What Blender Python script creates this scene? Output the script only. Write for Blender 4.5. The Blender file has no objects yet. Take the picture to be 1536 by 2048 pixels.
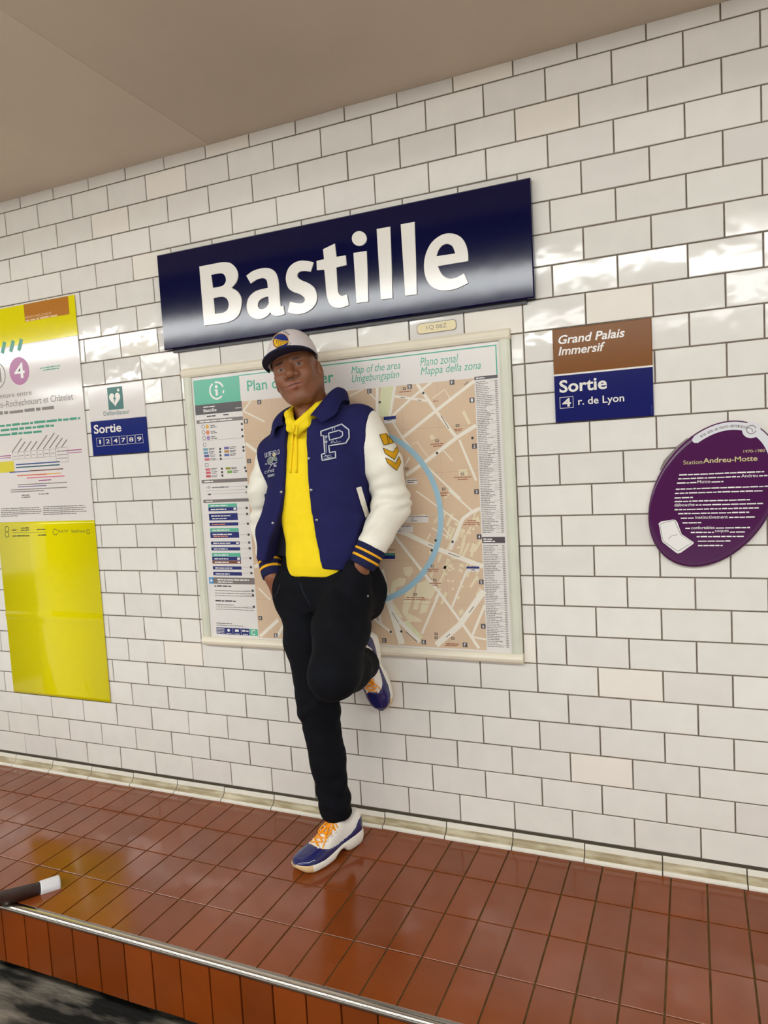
import bpy, bmesh, math, random
import numpy as np
from mathutils import Vector, Matrix, noise
from mathutils.bvhtree import BVHTree

random.seed(7)
SC = bpy.context.scene
COL = SC.collection

# ------------------------------------------------------------------ camera
# world: X along the tiled wall (right), Y into the wall (wall face at Y = 0), Z up
FPX = 1378.8582
CAM = np.array([-0.26454, -2.35698, 1.35489])
ROT = np.array([[0.9224, 0.3821, -0.0568], [-0.0231, -0.0922, -0.9955], [-0.3856, 0.9195, -0.0762]])
u_, s_, v_ = np.linalg.svd(ROT)
ROT = u_ @ v_
cam_d = bpy.data.cameras.new('camera')
cam_d.sensor_fit = 'HORIZONTAL'
cam_d.sensor_width = 36.0
cam_d.lens = FPX / 1536 * 36.0
cam_d.clip_start = 0.02
cam = bpy.data.objects.new('camera', cam_d)
m3 = Matrix([[ROT[0][i], -ROT[1][i], -ROT[2][i]] for i in range(3)])
cam.matrix_world = Matrix.Translation(Vector(CAM)) @ m3.to_4x4()
COL.objects.link(cam)
SC.camera = cam

# ------------------------------------------------------------------ light, exposure
world = bpy.data.worlds.new('world')
SC.world = world
world.use_nodes = True
bg = world.node_tree.nodes['Background']
bg.inputs[0].default_value = (1.0, 0.97, 0.93, 1)
bg.inputs[1].default_value = 0.5
SC.view_settings.view_transform = 'Standard'
SC.view_settings.look = 'None'
SC.view_settings.gamma = 1.0
SC.view_settings.use_curve_mapping = False
SC.view_settings.exposure = 0.22
LAMP = 16.0            # emission strength of the tube luminaires' diffusers
LAMP_COL = (1.0, 1.03, 1.02)


def at(px, py, Y):
    """point of the vertical plane at depth Y that the photograph shows at pixel (px, py)"""
    d = ROT.T @ np.array([(px - 768) / FPX, (py - 1024) / FPX, 1.0])
    return CAM + d * (Y - CAM[1]) / d[1]


def xz(px, py, Y):
    p = at(px, py, Y)
    return (float(p[0]), float(p[2]))


def to_px(P):
    q = ROT @ (np.asarray(P, float) - CAM)
    return 768 + FPX * q[0] / q[2], 1024 + FPX * q[1] / q[2]


# ------------------------------------------------------------------ materials
def srgb(r, g, b):
    f = lambda c: c / 12.92 if c <= 0.04045 else ((c + 0.055) / 1.055) ** 2.4
    return (f(r / 255), f(g / 255), f(b / 255), 1)


MATS = {}


def mat(name, col, rough=0.5, spec=0.5, metal=0.0, vary=0.0, nscale=8.0, ndetail=3.0, rand=0.0, bump=0.0,
        bscale=20.0, coat=0.0, sheen=0.0, col2=None, lo=0.4, hi=0.6, attr=None, rvary=0.0, bdist=0.01, stretch=None):
    if name in MATS:
        return MATS[name]
    m = bpy.data.materials.new(name)
    m.use_nodes = True
    nt = m.node_tree
    b = nt.nodes['Principled BSDF']
    N = nt.nodes.new
    L = nt.links.new
    c = col if len(col) == 4 else (*col, 1)
    b.inputs['Base Color'].default_value = c
    b.inputs['Roughness'].default_value = rough
    b.inputs['Specular IOR Level'].default_value = spec
    b.inputs['Metallic'].default_value = metal
    b.inputs['Coat Weight'].default_value = coat
    b.inputs['Coat Roughness'].default_value = 0.05
    if sheen:
        b.inputs['Sheen Weight'].default_value = sheen
    out = None
    geo = N('ShaderNodeNewGeometry')
    src = geo.outputs['Position']
    if stretch:
        mp = N('ShaderNodeMapping')
        mp.inputs['Scale'].default_value = stretch
        L(src, mp.inputs['Vector'])
        src = mp.outputs['Vector']
    if attr:
        a = N('ShaderNodeVertexColor')
        a.layer_name = attr
        out = a.outputs['Color']
    if vary or col2:
        n = N('ShaderNodeTexNoise')
        n.inputs['Scale'].default_value = nscale
        n.inputs['Detail'].default_value = ndetail
        L(src, n.inputs['Vector'])
        if col2:
            r = N('ShaderNodeValToRGB')
            r.color_ramp.elements[0].position = lo
            r.color_ramp.elements[1].position = hi
            r.color_ramp.elements[0].color = c
            r.color_ramp.elements[1].color = col2
            L(n.outputs['Fac'], r.inputs['Fac'])
            out = r.outputs['Color']
        if vary:
            h = N('ShaderNodeHueSaturation')
            mr = N('ShaderNodeMapRange')
            mr.inputs['From Min'].default_value = 0.25
            mr.inputs['From Max'].default_value = 0.75
            mr.inputs['To Min'].default_value = 1 - vary
            mr.inputs['To Max'].default_value = 1 + vary
            L(n.outputs['Fac'], mr.inputs['Value'])
            L(mr.outputs['Result'], h.inputs['Value'])
            if out is None:
                h.inputs['Color'].default_value = c
            else:
                L(out, h.inputs['Color'])
            out = h.outputs['Color']
    if rand:
        oi = N('ShaderNodeObjectInfo')
        h = N('ShaderNodeHueSaturation')
        mr = N('ShaderNodeMapRange')
        mr.inputs['To Min'].default_value = 1 - rand
        mr.inputs['To Max'].default_value = 1 + rand
        L(oi.outputs['Random'], mr.inputs['Value'])
        L(mr.outputs['Result'], h.inputs['Value'])
        if out is None:
            h.inputs['Color'].default_value = c
        else:
            L(out, h.inputs['Color'])
        out = h.outputs['Color']
    if out is not None:
        L(out, b.inputs['Base Color'])
    if bump:
        n2 = N('ShaderNodeTexNoise')
        n2.inputs['Scale'].default_value = bscale
        n2.inputs['Detail'].default_value = 2.0
        L(src, n2.inputs['Vector'])
        bp = N('ShaderNodeBump')
        bp.inputs['Strength'].default_value = bump
        bp.inputs['Distance'].default_value = bdist
        L(n2.outputs['Fac'], bp.inputs['Height'])
        L(bp.outputs['Normal'], b.inputs['Normal'])
    if rvary:
        n3 = N('ShaderNodeTexNoise')
        n3.inputs['Scale'].default_value = 6.0
        n3.inputs['Detail'].default_value = 4.0
        L(geo.outputs['Position'], n3.inputs['Vector'])
        mr = N('ShaderNodeMapRange')
        mr.inputs['From Min'].default_value = 0.3
        mr.inputs['From Max'].default_value = 0.7
        mr.inputs['To Min'].default_value = max(0.01, rough - rvary)
        mr.inputs['To Max'].default_value = rough + rvary
        L(n3.outputs['Fac'], mr.inputs['Value'])
        L(mr.outputs['Result'], b.inputs['Roughness'])
    MATS[name] = m
    return m


def emit_mat(name, col, strength):
    m = bpy.data.materials.new(name)
    m.use_nodes = True
    nt = m.node_tree
    nt.nodes.remove(nt.nodes['Principled BSDF'])
    e = nt.nodes.new('ShaderNodeEmission')
    e.inputs[0].default_value = (*col, 1)
    e.inputs[1].default_value = strength
    nt.links.new(e.outputs[0], nt.nodes['Material Output'].inputs[0])
    return m


M_TILE = mat('white_glazed_tile', srgb(232, 227, 218), 0.09, 0.5, vary=0.03, nscale=14, rand=0.03, bump=0.3, bscale=9, bdist=0.006)
M_TILE2 = mat('cream_glazed_tile', srgb(240, 232, 220), 0.07, 0.5, vary=0.015, nscale=14, rand=0.01, bump=0.3, bscale=9, bdist=0.006)
M_TILE3 = mat('grey_glazed_tile', srgb(228, 222, 214), 0.06, 0.5, vary=0.03, nscale=14, rand=0.02, bump=0.3, bscale=9, bdist=0.006)
M_GROUT = mat('dark_grout', srgb(122, 110, 97), 0.9, 0.2, vary=0.25, nscale=30)
M_COVE = mat('cove_tile_white', srgb(232, 226, 212), 0.15, 0.5, vary=0.05, nscale=20, rand=0.03)
M_DIRT = mat('cove_tile_dirty', srgb(158, 142, 108), 0.4, 0.4, col2=srgb(206, 194, 164), nscale=9, lo=0.42, hi=0.72, stretch=(1, 4, 4))
M_CEIL = mat('ceiling_paint', srgb(206, 188, 168), 0.75, 0.25, vary=0.06, nscale=1.6, ndetail=5, bump=0.1, bscale=4)
M_CEIL2 = mat('ceiling_paint_pale', srgb(214, 196, 176), 0.7, 0.25, vary=0.05, nscale=1.6, ndetail=5, bump=0.1, bscale=4)
M_FTILE = mat('red_brown_floor_tile', srgb(124, 60, 22), 0.15, 0.5, vary=0.10, nscale=9, ndetail=4, rand=0.10, bump=0.06, bscale=14, rvary=0.06)
M_FACE = mat('orange_brown_edge_tile', srgb(126, 56, 10), 0.2, 0.5, vary=0.08, nscale=9, rand=0.14, bump=0.05, bscale=14)
M_FGROUT = mat('floor_grout', srgb(96, 74, 40), 0.9, 0.2, vary=0.35, nscale=25)
M_STEEL = mat('brushed_steel', srgb(205, 198, 188), 0.22, 0.5, metal=1.0)
M_ASPH = mat('dark_asphalt', srgb(24, 22, 18), 0.8, 0.3, col2=srgb(128, 118, 104), nscale=7, ndetail=8, lo=0.46, hi=0.68, stretch=(0.6, 2.4, 1), bump=0.4, bscale=40)
M_DARK = mat('dark_void', srgb(34, 31, 28), 0.9, 0.2)
M_FARWALL = mat('far_wall', srgb(70, 64, 60), 0.6, 0.3, vary=0.2, nscale=2)
M_NAVYSIGN = mat('navy_enamel', srgb(6, 6, 52), 0.10, 0.4, bump=0.06, bscale=7, bdist=0.004)
M_NAVYSIGN2 = mat('blue_enamel', srgb(24, 28, 96), 0.12, 0.5, bump=0.05, bscale=18, bdist=0.004)
M_WHITE = mat('white_enamel', srgb(236, 230, 220), 0.14, 0.5)
M_BROWNSIGN = mat('brown_enamel', srgb(126, 74, 10), 0.2, 0.3)
M_YELLOW = mat('yellow_poster', srgb(234, 220, 0), 0.10, 0.5, bump=0.12, bscale=7, bdist=0.006)
M_PAPER = mat('poster_white', srgb(228, 220, 214), 0.10, 0.5, bump=0.12, bscale=7, bdist=0.006)
M_ORANGEBOX = mat('poster_orange', srgb(186, 120, 40), 0.12, 0.5)
M_TEAL = mat('teal_print', srgb(58, 150, 118), 0.3)
M_GREEN = mat('info_green', srgb(98, 184, 154), 0.25)
M_GREENTXT = mat('info_green_lettering', srgb(74, 172, 142), 0.3)
M_MAGENTA = mat('magenta_print', srgb(164, 74, 132), 0.25)
M_PRINTK = mat('dark_print', srgb(62, 58, 62), 0.4)
M_PRINTG = mat('grey_print', srgb(128, 120, 112), 0.4)
M_PRINTL = mat('light_print', srgb(236, 232, 226), 0.3)
M_MAPGREY = mat('map_grey_band', srgb(128, 118, 114), 0.3)
M_MAPDARK = mat('map_dark_band', srgb(84, 78, 80), 0.3)
M_MAPNAVY = mat('map_navy_band', srgb(40, 48, 112), 0.3)
M_MAPPAPER = mat('map_paper', srgb(228, 222, 216), 0.22, 0.4)
M_MAPTAN = mat('map_tan', srgb(216, 188, 158), 0.22, 0.4, vary=0.03, nscale=6)
M_MAPROAD = mat('map_street', srgb(236, 228, 212), 0.22, 0.4)
M_MAPBLOCK = mat('map_block', srgb(228, 214, 180), 0.22, 0.4)
M_MAPPARK = mat('map_park', srgb(220, 220, 176), 0.22, 0.4)
M_MAPWATER = mat('map_ring_blue', srgb(160, 196, 212), 0.22, 0.4)
M_MAPRED = mat('map_red_lettering', srgb(160, 90, 60), 0.3)
M_FRAME = mat('cream_frame_paint', srgb(236, 226, 204), 0.3, 0.4, vary=0.03, nscale=12)
M_FRAME2 = mat('pale_green_frame_strip', srgb(214, 214, 194), 0.3, 0.4, vary=0.04, nscale=12)
M_PLATE = mat('yellowed_plate', srgb(226, 208, 158), 0.3)
M_PURPLE = mat('purple_enamel', srgb(78, 28, 76), 0.12, 0.5)
M_RIM = mat('mauve_rim', srgb(196, 170, 180), 0.2)
M_GOLDTXT = mat('gold_print', srgb(206, 190, 140), 0.3)


def cmat(r, g, b, rough=0.3):
    return mat('print_%d_%d_%d' % (r, g, b), srgb(r, g, b), rough)


# ------------------------------------------------------------------ mesh helpers
def link(o, parent=None):
    COL.objects.link(o)
    if parent is not None:
        o.parent = parent
        o.matrix_parent_inverse = parent.matrix_world.inverted()
    return o


def mesh_obj(name, verts, faces, m, parent=None, smooth=False, mats=None, midx=None):
    me = bpy.data.meshes.new(name)
    me.from_pydata([tuple(map(float, v)) for v in verts], [], [tuple(int(i) for i in f) for f in faces])
    me.update()
    for k in (mats or [m]):
        me.materials.append(k)
    if midx is not None:
        me.polygons.foreach_set('material_index', np.asarray(midx, np.int32))
    if smooth:
        me.polygons.foreach_set('use_smooth', np.ones(len(me.polygons), bool))
    o = bpy.data.objects.new(name, me)
    return link(o, parent)


def tag(o, label, cat=None, group=None, kind=None):
    o['label'] = label
    if cat:
        o['category'] = cat
    if group:
        o['group'] = group
    if kind:
        o['kind'] = kind
    return o


def empty(name, loc):
    o = bpy.data.objects.new(name, None)
    o.empty_display_size = 0.05
    o.location = loc
    COL.objects.link(o)
    o.matrix_world = Matrix.Translation(Vector(loc))
    return o


class MB:
    """collects boxes, prisms and tubes into one mesh"""

    def __init__(s):
        s.v = []
        s.f = []

    def add(s, vs, fs):
        n = len(s.v)
        s.v += [tuple(v) for v in vs]
        s.f += [tuple(i + n for i in f) for f in fs]
        return s

    def box(s, x0, x1, y0, y1, z0, z1, bev=0.0):
        """box; bev chamfers the edges of the face at y0 (the face towards the room)"""
        if bev <= 0:
            vs = [(x0, y0, z0), (x1, y0, z0), (x1, y0, z1), (x0, y0, z1), (x0, y1, z0), (x1, y1, z0), (x1, y1, z1), (x0, y1, z1)]
            fs = [(0, 1, 2, 3), (5, 4, 7, 6), (4, 0, 3, 7), (1, 5, 6, 2), (3, 2, 6, 7), (4, 5, 1, 0)]
            return s.add(vs, fs)
        b = bev
        vs = [(x0 + b, y0, z0 + b), (x1 - b, y0, z0 + b), (x1 - b, y0, z1 - b), (x0 + b, y0, z1 - b),
              (x0, y0 + b, z0), (x1, y0 + b, z0), (x1, y0 + b, z1), (x0, y0 + b, z1),
              (x0, y1, z0), (x1, y1, z0), (x1, y1, z1), (x0, y1, z1)]
        fs = [(0, 1, 2, 3)]
        for a in (0, 4):
            for i in range(4):
                j = (i + 1) % 4
                fs.append((a + i, a + 4 + i, a + 4 + j, a + j))
        fs.append((9, 8, 11, 10))
        return s.add(vs, fs)

    def tube(s, pts, r, n=8, flat=1.0, cap=True):
        pts = [Vector(p) for p in pts]
        rr = r if hasattr(r, '__len__') else [r] * len(pts)
        vs, fs = [], []
        up = None
        for i, p in enumerate(pts):
            t = (pts[min(i + 1, len(pts) - 1)] - pts[max(i - 1, 0)]).normalized()
            if up is None:
                up = Vector((0, 0, 1)) if abs(t.z) < 0.9 else Vector((1, 0, 0))
            a = t.cross(up).normalized()
            b = a.cross(t).normalized()
            up = b
            for k in range(n):
                q = 2 * math.pi * k / n
                vs.append(p + a * (math.cos(q) * rr[i]) + b * (math.sin(q) * rr[i] * flat))
        for i in range(len(pts) - 1):
            for k in range(n):
                j = (k + 1) % n
                fs.append((i * n + k, i * n + j, (i + 1) * n + j, (i + 1) * n + k))
        if cap:
            fs.append(tuple(range(n - 1, -1, -1)))
            fs.append(tuple((len(pts) - 1) * n + k for k in range(n)))
        return s.add(vs, fs)

    def build(s, name, m, parent=None, smooth=False):
        return mesh_obj(name, s.v, s.f, m, parent, smooth)


def fill_loops(name, loops, m, Y, depth=0.0, parent=None, bevel=0.0):
    """flat filled outlines (first loops and holes) in the vertical plane Y, loops hold (X, Z)"""
    cu = bpy.data.curves.new(name, 'CURVE')
    cu.dimensions = '2D'
    cu.fill_mode = 'BOTH'
    cu.extrude = depth / 2
    if bevel:
        cu.bevel_depth = bevel
        cu.bevel_resolution = 1
        cu.offset = -bevel
    for lp in loops:
        sp = cu.splines.new('POLY')
        sp.points.add(len(lp) - 1)
        for i, (x, z) in enumerate(lp):
            sp.points[i].co = (x, z, 0, 1)
        sp.use_cyclic_u = True
    o = bpy.data.objects.new(name, cu)
    COL.objects.link(o)
    dg = bpy.context.evaluated_depsgraph_get()
    me = bpy.data.meshes.new_from_object(o.evaluated_get(dg))
    bpy.data.objects.remove(o)
    bpy.data.curves.remove(cu)
    me.transform(Matrix(((1, 0, 0, 0), (0, 0, -1, Y - depth / 2), (0, 1, 0, 0), (0, 0, 0, 1))))
    me.materials.clear()
    me.materials.append(m)
    o = bpy.data.objects.new(name, me)
    me.name = name
    return link(o, parent)


TXT_CACHE = {}


def text_mesh(s, bold=0.0, shear=0.0, space=1.0):
    key = (s, bold, shear, space)
    if key in TXT_CACHE:
        return TXT_CACHE[key]
    cu = bpy.data.curves.new('t', 'FONT')
    cu.body = s
    cu.size = 1.0
    cu.offset = bold
    cu.shear = shear
    cu.space_character = space
    cu.resolution_u = 3
    cu.fill_mode = 'FRONT'
    o = bpy.data.objects.new('t', cu)
    COL.objects.link(o)
    dg = bpy.context.evaluated_depsgraph_get()
    me = bpy.data.meshes.new_from_object(o.evaluated_get(dg))
    bpy.data.objects.remove(o)
    bpy.data.curves.remove(cu)
    v = np.array([tuple(p.co) for p in me.vertices])
    f = [tuple(p.vertices) for p in me.polygons]
    bpy.data.meshes.remove(me)
    TXT_CACHE[key] = (v, f)
    return v, f


class Print:
    """flat print of one colour on a sign: rectangles, polygons, strokes and lettering in a vertical plane"""

    def __init__(s, Y):
        s.Y = Y
        s.v = []
        s.f = []
        s.start = []          # first vertex of each primitive
        s.depth = 0
        s.n = 0

    def open(s):
        if s.depth == 0:
            s.start.append(len(s.v))
        s.depth += 1

    def shut(s):
        s.depth -= 1

    def poly(s, pts):
        s.open()
        n = len(s.v)
        y = s.Y - 1.2e-5 * (s.n % 16)      # overlapping pieces never share one plane
        s.n += 1
        s.v += [(p[0], y, p[1]) for p in pts]
        idx = list(range(n, n + len(pts)))
        a = sum(pts[i][0] * pts[(i + 1) % len(pts)][1] - pts[(i + 1) % len(pts)][0] * pts[i][1] for i in range(len(pts)))
        s.f.append(tuple(idx if a > 0 else idx[::-1]))
        s.shut()
        return s

    def rect(s, x0, x1, z0, z1):
        return s.poly([(x0, z0), (x1, z0), (x1, z1), (x0, z1)])

    def frame(s, x0, x1, z0, z1, t):
        s.open()
        s.rect(x0, x1, z0, z0 + t); s.rect(x0, x1, z1 - t, z1)
        s.rect(x0, x0 + t, z0 + t, z1 - t); s.rect(x1 - t, x1, z0 + t, z1 - t)
        s.shut()
        return s

    def disc(s, x, z, r, n=24, rz=None):
        rz = rz or r
        return s.poly([(x + r * math.cos(2 * math.pi * k / n), z + rz * math.sin(2 * math.pi * k / n)) for k in range(n)])

    def stroke(s, pts, w, closed=False):
        """quads along a polyline"""
        s.open()
        n = len(pts)
        L, R = [], []
        for i in range(n):
            a = pts[(i - 1) % n] if (closed or i > 0) else pts[i]
            b = pts[(i + 1) % n] if (closed or i < n - 1) else pts[i]
            dx, dz = b[0] - a[0], b[1] - a[1]
            l = math.hypot(dx, dz) or 1
            ww = w[i] if hasattr(w, '__len__') else w
            L.append((pts[i][0] - dz / l * ww / 2, pts[i][1] + dx / l * ww / 2))
            R.append((pts[i][0] + dz / l * ww / 2, pts[i][1] - dx / l * ww / 2))
        k = s.n
        for i in range(n if closed else n - 1):
            j = (i + 1) % n
            s.n = k
            s.poly([L[i], L[j], R[j], R[i]])
        s.shut()
        return s

    def arc(s, x, z, r, a0, a1, w, n=24):
        return s.stroke([(x + r * math.cos(a0 + (a1 - a0) * k / n), z + r * math.sin(a0 + (a1 - a0) * k / n)) for k in range(n + 1)], w)

    def greek(s, x0, x1, z, h, rng=None):
        """a line of print too small to read: dashes of word length"""
        rng = rng or random
        s.open()
        x = x0
        while x < x1 - h:
            w = min(h * rng.uniform(1.6, 6.0), x1 - x)
            s.rect(x, x + w, z, z + h * rng.uniform(0.75, 1.0))
            x += w + h * 0.55
        s.shut()
        return s

    def text(s, body, x0, x1, z0, z1, bold=0.0, shear=0.0, space=1.0, ang=0.0):
        """lettering fitted into the box x0..x1, z0..z1 (box of the drawn letters)"""
        v, f = text_mesh(body, bold, shear, space)
        lo, hi = v.min(0), v.max(0)
        s.open()
        n = len(s.v)
        ca, sa = math.cos(ang), math.sin(ang)
        for p in v:
            x = (p[0] - lo[0]) / (hi[0] - lo[0]) * (x1 - x0)
            z = (p[1] - lo[1]) / (hi[1] - lo[1]) * (z1 - z0)
            s.v.append((x0 + x * ca - z * sa, s.Y, z0 + x * sa + z * ca))
        s.f += [tuple(i + n for i in ff) for ff in f]
        s.shut()
        return s

    def build(s, name, m, parent):
        """one part; print too small to pick apart"""
        o = mesh_obj(name, s.v, s.f, m, parent)
        if len(s.start) > 1:
            o['kind'] = 'stuff'
        return o

    def each(s, name, m, parent):
        """one part for each primitive"""
        ends = s.start[1:] + [len(s.v)]
        fi = 0
        for a, b in zip(s.start, ends):
            fs = []
            while fi < len(s.f) and s.f[fi][0] < b and min(s.f[fi]) < b:
                fs.append(tuple(i - a for i in s.f[fi]))
                fi += 1
            mesh_obj(name, s.v[a:b], fs, m, parent)


def spline(pts, n=5):
    """closed outline; points are (x, z, corner?) -> Catmull-Rom between corners"""
    out = []
    N = len(pts)
    for i in range(N):
        p0, p1, p2, p3 = pts[i - 1], pts[i], pts[(i + 1) % N], pts[(i + 2) % N]
        c1 = len(p1) > 2
        c2 = len(p2) > 2
        a, b, c, d = [np.array(q[:2], float) for q in (p0, p1, p2, p3)]
        if c1:
            a = b
        if c2:
            d = c
        for k in range(n):
            t = k / n
            q = 0.5 * ((2 * b) + (-a + c) * t + (2 * a - 5 * b + 4 * c - d) * t * t + (-a + 3 * b - 3 * c + d) * t ** 3)
            out.append((float(q[0]), float(q[1])))
            if c1 and c2:
                break
    return out


# ------------------------------------------------------------------ the setting
TW, TH = 0.203, 0.10294          # module of the wall tiles, joint included
JOINT = 0.0046
ZT = 25 * TH                     # top of the full rows
ZC = 2.621                       # ceiling
ZF = -0.055                      # top of the tiled ledge
YE = -0.840                      # front edge of the ledge
ZLOW = -0.37                     # platform floor below the ledge
XA, XB = -5.0, 1.6

wall = MB().box(XA, XB, 0.0035, 0.06, -0.12, ZC + 0.05).build('wall_back', M_GROUT)
tag(wall, 'white tiled station wall with dark joints', 'wall', kind='structure')

MAPX0, MAPX1 = -10.5 * TW, -3.5 * TW       # niche of the map board, rows 8..18
cover = []     # wall rectangles hidden by signs


def wall_tiles():
    items = []
    for row in range(-1, 25):
        z1 = (25 - row) * TH
        z0 = z1 - TH
        if row == -1:
            z1 = ZC + 0.004
        off = 0.0 if row % 2 == 0 else 0.5
        us = [u + off for u in range(-24, 8)]
        for u in us:
            x0, x1 = u * TW, (u + 1) * TW
            if x0 < XA or x1 > XB:
                continue
            segs = [(x0, x1)]
            if 8 <= row <= 18:
                segs = []
                if x0 < MAPX0 - 1e-6:
                    segs.append((x0, min(x1, MAPX0)))
                if x1 > MAPX1 + 1e-6:
                    segs.append((max(x0, MAPX1), x1))
            for a, b in segs:
                if b - a > 0.01:
                    items.append((row, a, b, z0, z1))
        if 8 <= row <= 18:
            items.append((row, MAPX0, MAPX0 + 0.045, z0, z1))
            items.append((row, MAPX1 - 0.045, MAPX1, z0, z1))
    return items


HIDE = [(-2.19, -0.68, 1.86, 2.23), (-0.61, -0.315, 1.45, 1.745), (-3.4, -2.67, 0.33, 2.14), (-2.63, -2.32, 1.45, 1.74),
        (-0.24, 0.14, 0.98, 1.4)]
rank = []
for it in wall_tiles():
    row, a, b, z0, z1 = it
    seen = 0
    for fx in (0.1, 0.37, 0.63, 0.9):
        for fz in (0.15, 0.5, 0.85):
            X, Z = a + (b - a) * fx, z0 + (z1 - z0) * fz
            px, py = to_px((X, 0, Z))
            if not (0 < px < 1536 and 0 < py < 2048):
                continue
            if any(h[0] < X < h[1] and h[2] < Z < h[3] for h in HIDE):
                continue
            seen += 1
    c = [to_px((x, 0, z)) for x, z in ((a, z0), (b, z0), (b, z1), (a, z1))]
    area = abs(sum(c[i][0] * c[(i + 1) % 4][1] - c[(i + 1) % 4][0] * c[i][1] for i in range(4))) / 2
    rank.append((area * seen / 12.0, it))
rank.sort(key=lambda t: -t[0])
TMESH = {}
rest = MB()
rng = random.Random(3)
SPECIAL = {}


def tile_shared(w, h, m):
    key = (round(w, 4), round(h, 4), m.name)
    if key not in TMESH:
        b = MB().box(-w / 2, w / 2, 0.0, 0.0055, -h / 2, h / 2, 0.0014)
        me = bpy.data.meshes.new('tile')
        me.from_pydata(b.v, [], b.f)
        me.materials.append(m)
        TMESH[key] = me
    return TMESH[key]


for k, (score, (row, a, b, z0, z1)) in enumerate(rank):
    j = JOINT / 2
    if k < 300 and score > 0:
        w, h = (b - a) - 2 * j, (z1 - z0) - 2 * j
        r = rng.random()
        m = M_TILE2 if r < 0.07 else M_TILE3 if r < 0.24 else M_TILE
        o = bpy.data.objects.new('tile', tile_shared(w, h, m))
        o.location = ((a + b) / 2, rng.uniform(-0.0007, 0.0002), (z0 + z1) / 2)
        o.rotation_euler = (rng.gauss(0, 0.011), 0, rng.gauss(0, 0.006))
        COL.objects.link(o)
        o.parent = wall
    else:
        rest.box(a + j, b - j, 0.0, 0.0055, z0 + j, z1 - j, 0.0014)
r_o = rest.build('tile_field', M_TILE, wall)
r_o['kind'] = 'stuff'

# ceiling: two painted panels meeting at a faint seam, and the rest of the hall above the platform
ceil = MB().box(XA, -1.905, -1.4, 0.06, ZC, ZC + 0.08).build('ceiling', M_CEIL2)
tag(ceil, 'flat beige painted ceiling above the tiled wall', 'ceiling', kind='structure')
MB().box(-1.905, XB, -1.4, 0.06, ZC + 0.0015, ZC + 0.08).build('ceiling_panel', M_CEIL, ceil)
MB().box(-14.0, 10.0, -9.6, -1.4, ZC + 0.35, ZC + 0.45).build('ceiling_panel', M_DARK, ceil)  # unseen hall ceiling, darkened to dim its reflection in the sign
MB().box(-14.0, XA, -1.4, 0.06, ZC, ZC + 0.08).build('ceiling_panel', M_CEIL, ceil)
MB().box(XB, 10.0, -1.4, 0.06, ZC, ZC + 0.08).build('ceiling_panel', M_CEIL, ceil)
MB().box(-14.0, 10.0, -1.44, -1.4, ZC, ZC + 0.45).build('ceiling_fascia', M_CEIL, ceil)
# the wall goes on plainly to both sides, out of the picture
MB().box(-14.0, XA, 0.0, 0.06, -0.5, ZC + 0.05).build('wall_plain_tiling', M_TILE, wall)
MB().box(XB, 10.0, 0.0, 0.06, -0.5, ZC + 0.05).build('wall_plain_tiling', M_TILE, wall)
far = MB().box(-14.0, 10.0, -9.7, -9.6, ZLOW - 0.6, ZC + 0.5).build('wall_opposite', M_FARWALL)  # unseen wall, coloured dark so the station sign reflects darkness
tag(far, 'dark wall across the tracks, opposite the tiled wall', 'wall', kind='structure')
low = MB().box(-14.0, 10.0, -1.25, 0.06, ZLOW - 0.1, ZLOW).build('floor', M_ASPH)
MB().box(-14.0, 10.0, -9.7, -1.25, ZLOW - 0.1, ZLOW).build('platform_paving', mat('platform_paving', srgb(178, 174, 170), 0.5, 0.4, vary=0.1, nscale=3), low)  # unseen floor strip, made pale to bounce more light upward
tag(low, 'dark worn asphalt floor below the tiled ledge', 'floor', kind='structure')

# ledge with red-brown floor tiles
ledge = MB().box(XA, XB, YE + 0.012, 0.06, ZF - 0.215, ZF - 0.0035).build('floor_ledge', M_FGROUT)
tag(ledge, 'raised ledge paved with glossy red-brown tiles', 'floor', kind='structure')
MB().box(XA, XB, YE + 0.10, 0.05, ZLOW, ZF - 0.215).build('plinth', M_DARK, ledge)
FW, FL, FX0, FY0, SHEAR = 0.1062, 0.1990, -0.083, -0.0400, 0.026
ft = {}
for r in range(4):
    y1 = FY0 - r * FL
    y0 = max(FY0 - (r + 1) * FL, YE + 0.016)
    if r == 0:
        y1 = 0.0
    for k in range(-36, 14):
        xc = FX0 + k * FW + FW / 2
        if xc - FW < XA or xc + FW > XB:
            continue
        w, l = FW - 0.005, (y1 - y0) - 0.005
        key = (r,)
        if key not in ft:
            d = SHEAR * l / 2
            e = 0.0005
            h = 0.008
            vs = []
            for (zz, ee) in ((0, e), (-e, 0), (-h, 0)):
                for sx, sy in ((-1, -1), (1, -1), (1, 1), (-1, 1)):
                    vs.append((sx * (w / 2 - ee) + sy * d, sy * (l / 2 - ee), zz))
            fs = [(0, 1, 2, 3)]
            for a in (0, 4):
                for i in range(4):
                    jn = (i + 1) % 4
                    fs.append((a + i, a + 4 + i, a + 4 + jn, a + jn))
            me = bpy.data.meshes.new('floor_tile')
            me.from_pydata(vs, [], fs)
            me.materials.append(M_FTILE)
            ft[key] = me
        yc = (y0 + y1) / 2
        o = bpy.data.objects.new('floor_tile', ft[key])
        o.location = (xc + SHEAR * (yc + 0.04), yc, ZF + rng.uniform(-0.0004, 0.0002))
        o.rotation_euler = (rng.gauss(0, 0.0022), rng.gauss(0, 0.0022), 0)
        COL.objects.link(o)
        o.parent = ledge
me = None
b = MB().box(-FW / 2 + 0.0025, FW / 2 - 0.0025, 0.0, 0.01, -0.2, 0.0, 0.0012)
me = bpy.data.meshes.new('edge_tile')
me.from_pydata(b.v, [], b.f)
me.materials.append(M_FACE)
EX0 = -1.001
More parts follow.
